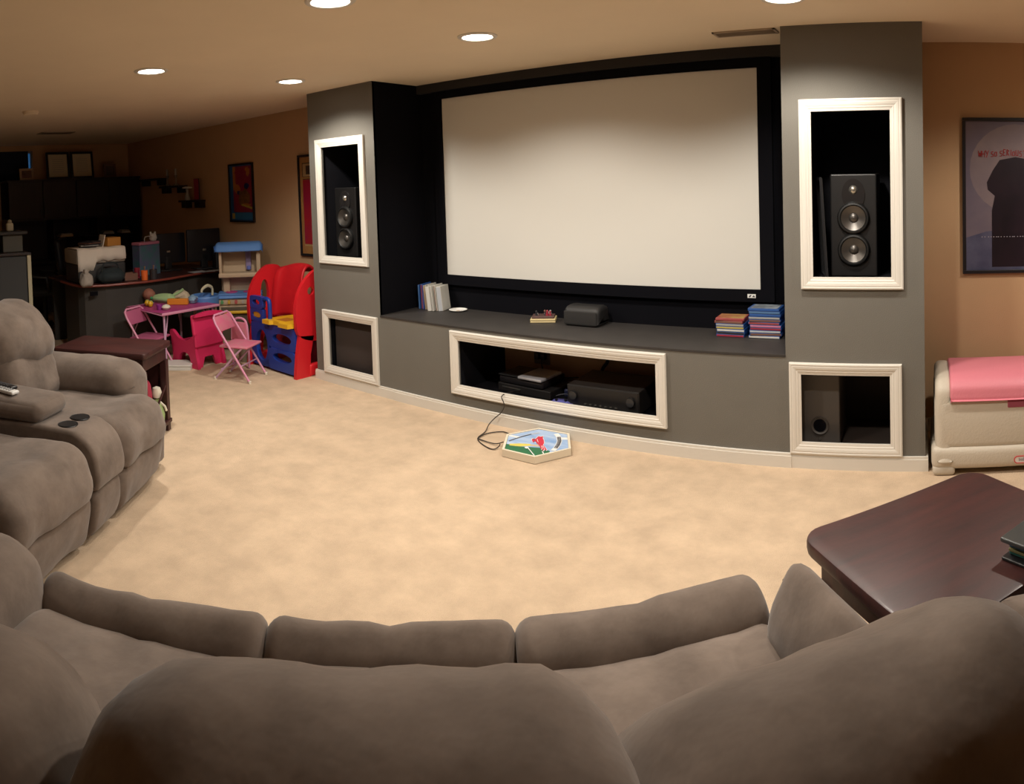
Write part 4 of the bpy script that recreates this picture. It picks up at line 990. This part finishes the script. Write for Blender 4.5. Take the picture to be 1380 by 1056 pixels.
g = G(); g.prismY([(-.14, .0), (-.08, .0), (-.05, .09), (.05, .09), (.08, 0), (.14, 0), (.14, .20), (-.14, .20)], -.165, -.14); fixn(g.build('rear_skirt', M_mag, t))
t = thing('flat_box', 'flat white box lying on the carpet in front of the toddler armchair', 'box', (-5.41, 2.80, 0), math.radians(52))
G().rbox(-.13, .13, -.10, .10, 0, .032, .004, 2).build('box_base', mat('white_card', (.62, .60, .56), .6), t)
G().rbox(-.133, .133, -.103, .103, .033, .048, .004, 2).build('box_lid', MATS['white_card'], t)
t = thing('toy_stroller', 'small pink toy frame behind the folding chair in front of the oven', 'toy', (-5.06, 3.24, 0), .3)
G().tube(spline([(-.09, 0, .01), (-.09, 0, .30), (-.05, 0, .42), (.06, 0, .42), (.09, 0, .30), (.09, 0, .01)], 5, False), .010, 8).build('frame', M_lp, t, True)
G().rbox(-.085, .085, -.012, .012, .20, .40, .01, 2).build('cloth_panel', M_sp, t, True)
# toys on the pink table (top z .498)
ZT = .499
def toy(name, label, px, py, cat='toy', z=ZT):
    th = (px - 690) / F; d = W2L.transposed() @ Vector((math.sin(th), math.cos(th), -(py - V0) / F)); k = (z - H) / d.z
    return thing(name, label, cat, (d.x * k, d.y * k, z), 0)
t = toy('doll', 'small doll with a brown head and a pale green dress lying on the pink table', 218, 407); t.rotation_euler = (0, 0, .6)
G().rbox(-.10, .12, -.05, .05, .0, .07, .03, 3, 4, bulge=.015, nz=.02).build('dress', mat('mint_cloth', (.36, .52, .26), .8), t, True)
G().rbox(-.20, -.09, -.055, .055, .02, .12, .045, 4, 2, bulge=.01, nz=.01).build('head', mat('doll_brown', (.30, .12, .08), .7), t, True)
G().tube([(.08, .03, .05), (.16, .07, .09), (.20, .08, .12)], .014, 8).build('arm', MATS['mint_cloth'], t, True)
t = toy('toy_caterpillar', 'green and yellow beaded toy at the left of the pink table', 202, 412)
for i, m_ in enumerate(('pale_green_plastic', 'yellow_play_plastic', 'pale_green_plastic', 'yellow_play_plastic')):
    G().at(-.05 + i * .035, -.02 * (i % 2), .028).lathe([(.0001, -.028), (.018, -.022), (.027, 0), (.018, .022), (.0001, .028)], n=14).build('bead', MATS[m_], t, True)
G().at(.0, .02, .07).lathe([(.0001, -.02), (.018, 0), (.0001, .02)], n=14).build('bead', mat('emerald_plastic', (.03, .22, .10), .5), t, True)
t = toy('toy_cup', 'purple toy cup lying at the near edge of the pink table', 215, 417)
G().lathe([(.001, 0), (.022, 0), (.03, .045), (.027, .045), (.02, .005), (.001, .005)], n=18).build('cup_body', mat('purple_plastic', (.26, .03, .24), .5), t, True)
t = toy('toy_egg', 'cream egg-shaped toy at the near edge of the pink table', 224, 417)
G().lathe([(.0001, 0), (.03, .005), (.042, .022), (.03, .04), (.0001, .05)], n=20).build('egg_shell', M_wplas, t, True)
t = toy('toy_box', 'long orange box in the middle of the pink table', 240, 410); t.rotation_euler = (0, 0, .85)
G().rbox(-.10, .10, -.03, .03, 0, .055, .006, 2).build('box_body', mat('orange_card', (.70, .24, .02), .6), t)
t = toy('storybook', 'dark storybook lying behind the orange box on the pink table', 232, 403, 'book'); t.rotation_euler = (0, 0, .5)
G().box(-.09, .09, -.11, .11, 0, .003).build('cover', M_bfr, t); G().box(-.086, .088, -.106, .106, .003, .018).build('pages', M_cream, t); G().box(-.09, .09, -.11, .11, .018, .021).build('cover', M_bfr, t)
t = toy('toy_hat', 'cream dome-shaped toy hat at the back of the pink table', 244, 402)
G().lathe([(.001, .085), (.04, .080), (.075, .055), (.095, .02), (.12, .008), (.12, .0), (.09, .003), (.001, .003)], n=28).build('hat_dome', mat('cream_felt', (.60, .50, .36), .8), t, True)
t = toy('toy_teapot', 'pale blue toy teapot at the right of the pink table', 260, 408)
G().lathe([(.001, 0), (.035, .003), (.05, .03), (.04, .06), (.02, .07), (.008, .08), (.0001, .082)], n=22).build('pot_body', mat('powder_blue_plastic', (.20, .32, .46), .5), t, True)
G().tube([(.045, 0, .03), (.075, 0, .045), (.09, 0, .065)], .009, 8).build('spout', MATS['powder_blue_plastic'], t, True)
t = toy('toy_saucer', 'pale blue toy saucer at the right corner of the pink table', 272, 405)
G().lathe([(.001, .004), (.03, .004), (.055, .014), (.057, .013), (.032, 0), (.001, 0)], n=24).build('saucer_dish', MATS['powder_blue_plastic'], t, True)

# ------------------------------------------------------------------ office
M_dp = mat('desk_panel', (.045, .040, .036), .7, var=.1, vscale=3)
ZD = .70
t = thing('office_desk', 'long dark desk with a reddish curved top edge, in the unlit office', 'desk', (-6.7, 3.1, 0))
edge = [(-6.80, 2.20), (-6.42, 2.20), (-6.26, 2.24), (-6.18, 2.45), (-6.15, 2.88), (-6.20, 3.15), (-6.31, 3.45), (-6.44, 3.98)]
top = [(x + 6.7, y - 3.1) for x, y in edge + [(-7.25, 3.98), (-7.25, 2.20)]]
G().prism(top, ZD - .022, ZD).build('desk_top', M_dkwood, t)
ed = [Vector((x + 6.7, y - 3.1, ZD - .012)) for x, y in edge]
G().tube([tuple(p) for p in ed], .0125, 8).build('edge_band', mat('red_wood_edge', (.22, .045, .03), .4), t, True)
inn_ = [(x - .04, y + .02) for x, y in edge]
g = G()
pn = [(-6.80, 2.24), (-6.40, 2.24), (-6.32, 2.28), (-6.23, 2.47), (-6.20, 2.88), (-6.25, 3.15), (-6.36, 3.45), (-6.48, 3.98)]
for i in range(len(pn) - 1):
    (x0, y0), (x1, y1) = pn[i], pn[i + 1]; dx, dy = x1 - x0, y1 - y0; l = math.hypot(dx, dy); nx, ny = -dy / l * .018, dx / l * .018
    g.prism([(x0 + 6.7, y0 - 3.1), (x1 + 6.7, y1 - 3.1), (x1 + nx + 6.7, y1 + ny - 3.1), (x0 + nx + 6.7, y0 + ny - 3.1)], .02, ZD - .024)
fixn(g.build('modesty_panel', M_dp, t))
G().box(.47, .482, -.80, -.72, .595, .635).build('cable_slot', M_velvet, t)
G().box(-.55, -.51, -.86, .86, .0, ZD - .024).build('end_panel', M_dp, t)

def deskthing(name, label, cat, px, py, rz=0, z=ZD + .001):
    t = toy(name, label, px, py, cat, z); t.rotation_euler = (0, 0, rz); return t
t = thing('printer', 'boxy printer under a white sheet at the left end of the office desk', 'printer', (-6.52, 2.47, ZD + .001), 0)
G().rbox(-.20, .18, -.24, .27, 0, .19, .02, 3).build('printer_body', mat('dark_printer', (.03, .03, .032), .5), t, True)
G().rbox(-.21, .17, -.245, .275, .19, .335, .015, 2).build('printer_top', mat('beige_printer', (.33, .29, .24), .6), t, True)
g = G(); n = 16; vs = []; 
for i in range(n + 1):
    y = -.24 + .51 * i / n; low = (.12 if i < 6 else .215) + .008 * math.sin(i * 1.7)
    vs += [(-.12, y, .342), (.165, y, .342 + .004 * math.sin(i)), (.182, y, .33), (.186 + .006 * math.sin(i * 2), y, (low + .33) / 2), (.184 + .01 * math.sin(i * 1.3), y, low)]
g.add(vs, [(i * 5 + k, (i + 1) * 5 + k, (i + 1) * 5 + k + 1, i * 5 + k + 1) for i in range(n) for k in range(4)])
o = g.build('white_sheet', mat('white_sheet', (.80, .74, .66), .85), t, True); md = o.modifiers.new('thick', 'SOLIDIFY'); md.thickness = .004
t = thing('cardboard_box', 'orange cardboard box on top of the sheet-covered printer', 'box', (-6.50, 2.64, ZD + .348), .2)
G().rbox(-.08, .08, -.075, .085, 0, .085, .004, 2).build('box_body', mat('amber_card', (.55, .25, .05), .7), t)
t = thing('paper_pile', 'tilted white and dark papers leaning beside the orange cardboard box', 'papers', (-6.50, 2.46, ZD + .348), 0)
for i in range(5): G().at(0, -.04 + i * .004, .012 * i, rz=i * .3 - .5).box(-.08, .08, -.10, .08, 0, .010).build('paper_sheet', (M_bfr, SL['grey'], SL['black'], SL['brown'], SL['black'])[i], t)
G().at(.02, .07, .0, rx=-.25).box(-.07, .07, -.004, .004, 0, .12).build('white_card', MATS['white_sheet'], t)
t = deskthing('gift_bag', 'teal gift bag with a pink top band on the office desk', 'bag', 202, 368, .3)
t.location = (-6.62, 3.10, ZD + .001)
G().rbox(-.06, .06, -.145, .145, 0, .32, .006, 2, 3, nz=.005).build('bag_body', mat('teal_paper', (.05, .17, .17), .6, c2=(.12, .10, .22), vscale=12), t)
G().rbox(-.062, .062, -.147, .147, .32, .350, .006, 2).build('pink_band', mat('pink_paper', (.45, .16, .24), .6), t)
G().tube(spline([(.05, -.06, .34), (.05, -.05, .40), (.05, .05, .40), (.05, .06, .34)], 5, False), .004, 6).build('handle', SL['grey'], t, True)
t = thing('stuffed_toy', 'small white stuffed toy head poking out of the teal gift bag', 'toy', (-6.62, 3.19, ZD + .352), 0)
G().lathe([(.001, 0), (.03, .005), (.045, .03), (.04, .06), (.02, .08), (.001, .085)], n=20).build('head', mat('dull_white', (.50, .48, .45), .8), t, True)
for s_ in (-1, 1): G().rbox(-.01, .01, s_ * .025 - .012, s_ * .025 + .012, .06, .10, .008, 2).build('ear', MATS['dull_white'], t, True)
for nm_, lb, px, py, h_, r_, mm in (('pen_cup', 'bright orange cup on the office desk', 195, 377, .095, .035, mat('neon_orange', (.85, .16, .03), .5)), ('mug', 'crimson mug beside the orange cup on the office desk', 185, 374, .10, .032, SL['crimson']),
                                   ('pen_cup', 'dark brown cup beside the orange cup on the office desk', 207, 376, .10, .04, SL['black'])):
    t = deskthing(nm_, lb, 'cup', px, py)
    G().lathe([(.001, 0), (r_ * .9, 0), (r_, h_), (r_ - .004, h_), (r_ * .85, .006), (.001, .006)], n=20).build('cup_body', mm, t, True)
    if nm_ == 'mug': G().tube(spline([(r_, 0, h_ * .8), (r_ + .025, 0, h_ * .7), (r_ + .02, 0, h_ * .3), (r_, 0, h_ * .25)], 4, False), .004, 6).build('handle', mm, t, True)
    else:
        for i in range(3): G().tube([(-.01 + .01 * i, 0, .01), (-.02 + .02 * i, .01, h_ + .04)], .003, 6).build('pen', (SL['red'], SL['ochre'], SL['navy'])[i], t)
t = deskthing('tissue_bag', 'small crumpled whitish bag at the left corner of the office desk', 'bag', 116, 385)
G().rbox(-.05, .05, -.05, .05, 0, .12, .03, 3, 3, bulge=.01, nz=.03, nsc=14).build('bag_body', mat('grey_paper', (.36, .32, .28), .8), t, True)
G().rbox(-.02, .03, -.02, .02, .10, .16, .01, 2, 2, nz=.01).build('bag_neck', MATS['grey_paper'], t, True)
t = deskthing('handbag', 'slumped dark teal handbag on the desk in front of the printer', 'bag', 150, 381)
G().rbox(-.09, .06, -.13, .13, 0, .13, .06, 4, 4, bulge=.02, nz=.03).build('bag_body', mat('dark_teal_cloth', (.015, .025, .03), .8), t, True)
G().tube(spline([(0, -.09, .10), (0, -.07, .19), (0, .06, .19), (0, .09, .10)], 5, False), .008, 8).build('handle', MATS['dark_teal_cloth'], t, True)
t = deskthing('desk_tray', 'low dark tray between the handbag and the mug on the office desk', 'tray', 174, 377)
G().rbox(-.06, .06, -.07, .07, 0, .012, .004, 2).build('tray_base', SL['brown'], t)
for q in ((-.06, -.054, -.07, .07), (.054, .06, -.07, .07), (-.054, .054, -.07, -.064), (-.054, .054, .064, .07)): G().box(q[0], q[1], q[2], q[3], .012, .07).build('tray_wall', SL['brown'], t)
def monitor(label, x, y, rz, w_, h_):
    t = thing('monitor', label, 'monitor', (x, y, ZD + .001), rz, None)
    G().rbox(-.10, .10, -.13, .13, 0, .015, .006, 2).build('base', M_plast, t, True)
    G().rbox(-.015, .02, -.04, .04, .015, .16, .008, 2).build('neck', M_plast, t, True)
    b = G().rbox(-.02, .02, -w_ / 2, w_ / 2, .08, .08 + h_, .012, 3).build('monitor_shell', mat('monitor_black', (.012, .012, .016), .35), t, True)
    G().box(-.0212, -.020, -w_ / 2 + .02, w_ / 2 - .02, .10, .06 + h_).build('display', mat('screen_off', (.01, .01, .015), .15), b)
    G().box(.020, .0212, -.02, .02, .20, .22).build('rear_badge', M_dome, b)
monitor('black computer monitor seen from behind, left one on the office desk', -6.80, 3.45, -.05, .42, .33)
monitor('black computer monitor seen from behind, right one near the tan wall', -6.66, 3.83, -.12, .40, .36)
t = thing('desk_speaker', 'small black desktop speaker beside the toy kitchen awning', 'speaker', (-6.50, 3.92, ZD + .001), -.2)
G().rbox(-.06, .06, -.05, .05, 0, .26, .008, 2).build('speaker_box', M_cab, t); G().rbox(.061, .066, -.04, .04, .02, .24, .002, 1).build('speaker_grille', MATS['grille_cloth'], t)
t = deskthing('paper_sheets', 'loose pale papers lying in front of the monitors on the office desk', 'papers', 268, 366)
for i in range(3): G().at(.02 * i, .06 * i, .002 * i, rz=.4 * i).box(-.07, .07, -.10, .10, 0, .002).build('paper_sheet', SL['silver'], t)
t = deskthing('keyboard', 'pale slim keyboard near the wall end of the office desk', 'keyboard', 285, 365, .0)
G().rbox(-.06, .06, -.10, .14, 0, .015, .004, 2).build('keyboard_body', SL['grey'], t); tag(G().box(-.05, .05, -.09, .13, .015, .018).build('key_block', M_plast, t), kind='stuff')

t = thing('desk_hutch', 'large dark wooden desk hutch along the far left office wall', 'hutch', (-8.85, 3.10, 0))
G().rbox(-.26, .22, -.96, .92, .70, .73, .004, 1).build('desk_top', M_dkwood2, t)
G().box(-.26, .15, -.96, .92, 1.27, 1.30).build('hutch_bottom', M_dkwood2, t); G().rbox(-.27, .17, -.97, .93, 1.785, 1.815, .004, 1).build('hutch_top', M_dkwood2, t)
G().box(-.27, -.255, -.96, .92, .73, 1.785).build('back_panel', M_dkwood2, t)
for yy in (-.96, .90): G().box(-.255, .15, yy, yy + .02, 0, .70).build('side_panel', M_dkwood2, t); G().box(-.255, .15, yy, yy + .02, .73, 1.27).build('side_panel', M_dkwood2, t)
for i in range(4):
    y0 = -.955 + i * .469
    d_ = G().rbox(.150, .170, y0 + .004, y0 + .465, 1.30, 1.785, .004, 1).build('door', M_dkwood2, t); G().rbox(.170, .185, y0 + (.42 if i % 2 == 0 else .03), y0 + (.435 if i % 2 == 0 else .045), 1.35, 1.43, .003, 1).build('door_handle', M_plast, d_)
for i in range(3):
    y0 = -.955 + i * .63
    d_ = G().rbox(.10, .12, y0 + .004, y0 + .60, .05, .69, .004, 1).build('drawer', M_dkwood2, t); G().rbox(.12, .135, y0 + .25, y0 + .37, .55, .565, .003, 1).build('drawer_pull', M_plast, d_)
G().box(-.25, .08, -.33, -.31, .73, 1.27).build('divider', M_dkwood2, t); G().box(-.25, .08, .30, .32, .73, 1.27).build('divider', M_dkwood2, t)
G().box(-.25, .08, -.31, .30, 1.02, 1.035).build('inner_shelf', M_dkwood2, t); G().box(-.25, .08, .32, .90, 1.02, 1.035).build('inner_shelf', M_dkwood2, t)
for nm_, lb, yy, zz, c, w_ in (('paper_stack', 'small tan paper stack on the desk hutch shelf', 2.95, 1.036, 'tan', .09), ('paper_stack', 'pale paper stack on the right part of the hutch shelf', 3.56, 1.036, 'silver', .08), ('paper_stack', 'short pale stack at the right end of the hutch shelf', 3.82, 1.036, 'white', .06)):
    t = thing(nm_, lb, 'papers', (-8.85, yy, zz), 0); G().box(-.1, .08, -w_, w_, 0, .025).build('paper_block', SL[c], t); G().box(-.09, .07, -w_ * .8, w_ * .9, .025, .04).build('paper_block', SL['grey'], t)
def frame(label, y, z, w_, h_, px_m, x=-8.92, tilt=.08, fm=None, cat='picture', name='framed_picture'):
    t = thing(name, label, cat, (x, y, z)); fm = fm or M_bfr; t.rotation_euler = (0, -tilt, 0)
    for q in ((-w_, w_, 0, .03), (-w_, w_, h_ - .03, h_), (-w_, -w_ + .03, .03, h_ - .03), (w_ - .03, w_, .03, h_ - .03)): G().box(-.01, .012, q[0], q[1], q[2], q[3], .002).build('frame_bar', fm, t)
    p_ = G().box(-.008, .0, -w_ + .03, w_ - .03, .03, h_ - .03).build('paper', px_m, t)
    return t, p_
cert = mat('certificate_paper', (.75, .66, .48), .6)
for (y, lb) in ((2.92, 'left of two dark-framed certificates leaning on top of the desk hutch'), (3.27, 'right of two dark-framed certificates leaning on top of the desk hutch')):
    t, p_ = frame(lb, y, 1.817, .165, .37, cert); g = G()
    for i in range(7): g.box(0.0, .0008, -.08, .08, .10 + i * .028, .104 + i * .028)
    tag(g.build('text_lines', SL['grey'], p_), kind='stuff')
frame('small pale photo frame on top of the desk hutch in front of the window', 2.47, 1.817, .10, .16, mat('photo_print', (.30, .20, .15), .5, c2=(.10, .04, .03), vscale=8), fm=SL['tan'])
frame('small dark photo frame at the right end of the hutch top', 3.68, 1.817, .09, .19, mat('photo_dim', (.10, .06, .05), .5), fm=SL['brown'])
frame('pale tan picture hanging on the far left wall beside the hutch', 2.0, 1.28, .14, .53, mat('tan_print', (.32, .26, .14), .6), x=-9.115, tilt=0, fm=SL['tan'], cat='picture')

# stepped wall shelves
def wshelf(label, x0, x1, z):
    t = thing('wall_shelf', label, 'shelf', ((x0 + x1) / 2, YW, z), 0, 'small dark wall shelves'); hx = (x1 - x0) / 2
    G().box(-hx, hx, -.13, 0, .0, .022, .002).build('shelf_board', M_dkwood2, t)
    for s in (-1, 1):
        xx = s * (hx - .06)
        g = G(); g.prismY([(xx - .055, -.07), (xx + .055, -.07), (xx + .055, 0), (xx - .055, 0)], -.09, -.005); g.build('bracket', M_dkwood2, t)
wshelf('dark wall shelf highest and farthest left above the office desk', -8.52, -7.93, 1.735)
wshelf('dark wall shelf in the middle of the three steps', -7.92, -7.38, 1.625)
wshelf('dark wall shelf lowest and farthest right of the three steps', -7.40, -6.96, 1.44)
for x, l in ((-7.78, 'left grey candlestick on the middle wall shelf'), (-7.55, 'right grey candlestick on the middle wall shelf')):
    t = thing('candlestick', l, 'candlestick', (x, YW - .07, 1.648))
    G().lathe([(.001, 0), (.04, 0), (.035, .012), (.010, .03), (.012, .10), (.022, .11), (.022, .13), (.001, .13)], n=18).build('holder', mat('dim_glass', (.22, .20, .17), .2), t, True); G().cyl(0, 0, .13, .21, .014, n=14).build('candle', SL['grey'], t, True)
t = thing('picture_card', 'tall narrow crimson picture standing on the lowest wall shelf', 'picture', (-7.03, YW - .07, 1.463))
G().box(-.06, .06, -.01, .0, 0, .25, .002).build('card_back', M_bfr, t); G().box(-.054, .054, -.0115, -.010, .006, .244).build('card_print', SL['crimson'], t)
t = thing('figurine', 'small figurine with a white cap on the lowest wall shelf', 'figurine', (-7.27, YW - .07, 1.463))
G().lathe([(.001, 0), (.035, 0), (.03, .04), (.015, .10), (.02, .13), (.001, .14)], n=16).build('figure_body', SL['grey'], t, True); G().lathe([(.001, .14), (.06, .142), (.06, .155), (.02, .165), (.001, .166)], n=16).build('cap', SL['white'], t, True)

# tall cabinet at the far left
t = thing('storage_cabinet', 'tall dark cabinet with a pale vertical edge at the left border, behind the loveseat', 'cabinet', (-6.3, 1.32, 0))
M_cb = mat('cabinet_dark', (.03, .032, .034), .6)
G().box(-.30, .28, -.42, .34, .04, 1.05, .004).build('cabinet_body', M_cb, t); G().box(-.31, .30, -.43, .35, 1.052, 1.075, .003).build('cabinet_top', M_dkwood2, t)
for s in (0, 1): d_ = G().rbox(.281, .298, -.415 + s * .36, -.06 + s * .36, .06, 1.04, .004, 1).build('door', M_cb, t); G().box(.298, .312, -.10 + s * .09, -.09 + s * .09, .5, .62).build('door_handle', M_dome, d_)
tag(G().box(.281, .302, .309, .345, .03, 1.05, .002).build('edge_strip', mat('pale_edge_strip', (.42, .38, .26), .6), t), 'pale vertical edge strip')
G().box(-.29, .27, -.40, .33, 0, .04).build('plinth', M_cb, t)
t = thing('storage_box', 'grey box with a dark lid standing on the tall dark cabinet', 'box', (-6.25, 1.53, 1.076), 0)
G().rbox(-.12, .12, -.09, .10, 0, .16, .01, 2).build('box_body', mat('grey_box', (.09, .085, .07), .7), t); G().rbox(-.14, .16, -.28, .14, .161, .19, .006, 1).build('box_lid', M_bfr, t)
t = thing('storage_box', 'dark teal box at the very left on the tall dark cabinet', 'box', (-6.25, 1.18, 1.076), 0)
G().rbox(-.12, .12, -.14, .13, 0, .15, .01, 2).build('box_body', mat('teal_box', (.03, .05, .055), .7), t); G().rbox(-.125, .125, -.145, .0, .151, .165, .004, 1).build('box_lid', M_bfr, t)
t = thing('ornament', 'small pale ornament standing on the lid of the grey box', 'ornament', (-6.2, 1.53, 1.268), 0)
G().rbox(-.03, .03, -.035, .03, 0, .075, .015, 3, 2, nz=.01).build('ornament_body', mat('pale_ornament', (.45, .40, .28), .6), t, True); G().lathe([(.001, .07), (.02, .078), (.022, .095), (.001, .11)], n=14).build('ornament_head', MATS['pale_ornament'], t, True)
t = thing('office_chair', 'black high-backed office chair in the dark between the cabinet and the desk', 'chair', (-7.75, 2.30, 0), 2.6)
G().rbox(-.25, .25, -.24, .24, .44, .53, .04, 4, 3, bulge=.01).build('seat', mat('black_leather', (.010, .010, .012), .45), t, True)
g = G(); g.at(0, -.25, .80, rx=-.12); g.rbox(-.24, .24, -.04, .04, -.22, .28, .035, 4, 4, bulge=.01); g.build('backrest', MATS['black_leather'], t, True)
G().cyl(0, 0, .09, .44, .025).build('gas_lift', M_plast, t, True)
for i in range(5):
    an = 2 * PI * i / 5; G().tube([(0, 0, .10), (.27 * math.cos(an), .27 * math.sin(an), .065)], .018, 8).build('base_arm', M_plast, t, True)
    G().at(.27 * math.cos(an), .27 * math.sin(an), .028).lathe([(.0001, -.028), (.02, -.018), (.027, 0), (.02, .018), (.0001, .028)], n=12).build('caster', M_plast, t, True)
for s in (-1, 1): G().tube([(s * .26, -.12, .50), (s * .28, -.10, .66), (s * .28, .12, .68)], .018, 8).build('arm', M_plast, t, True)
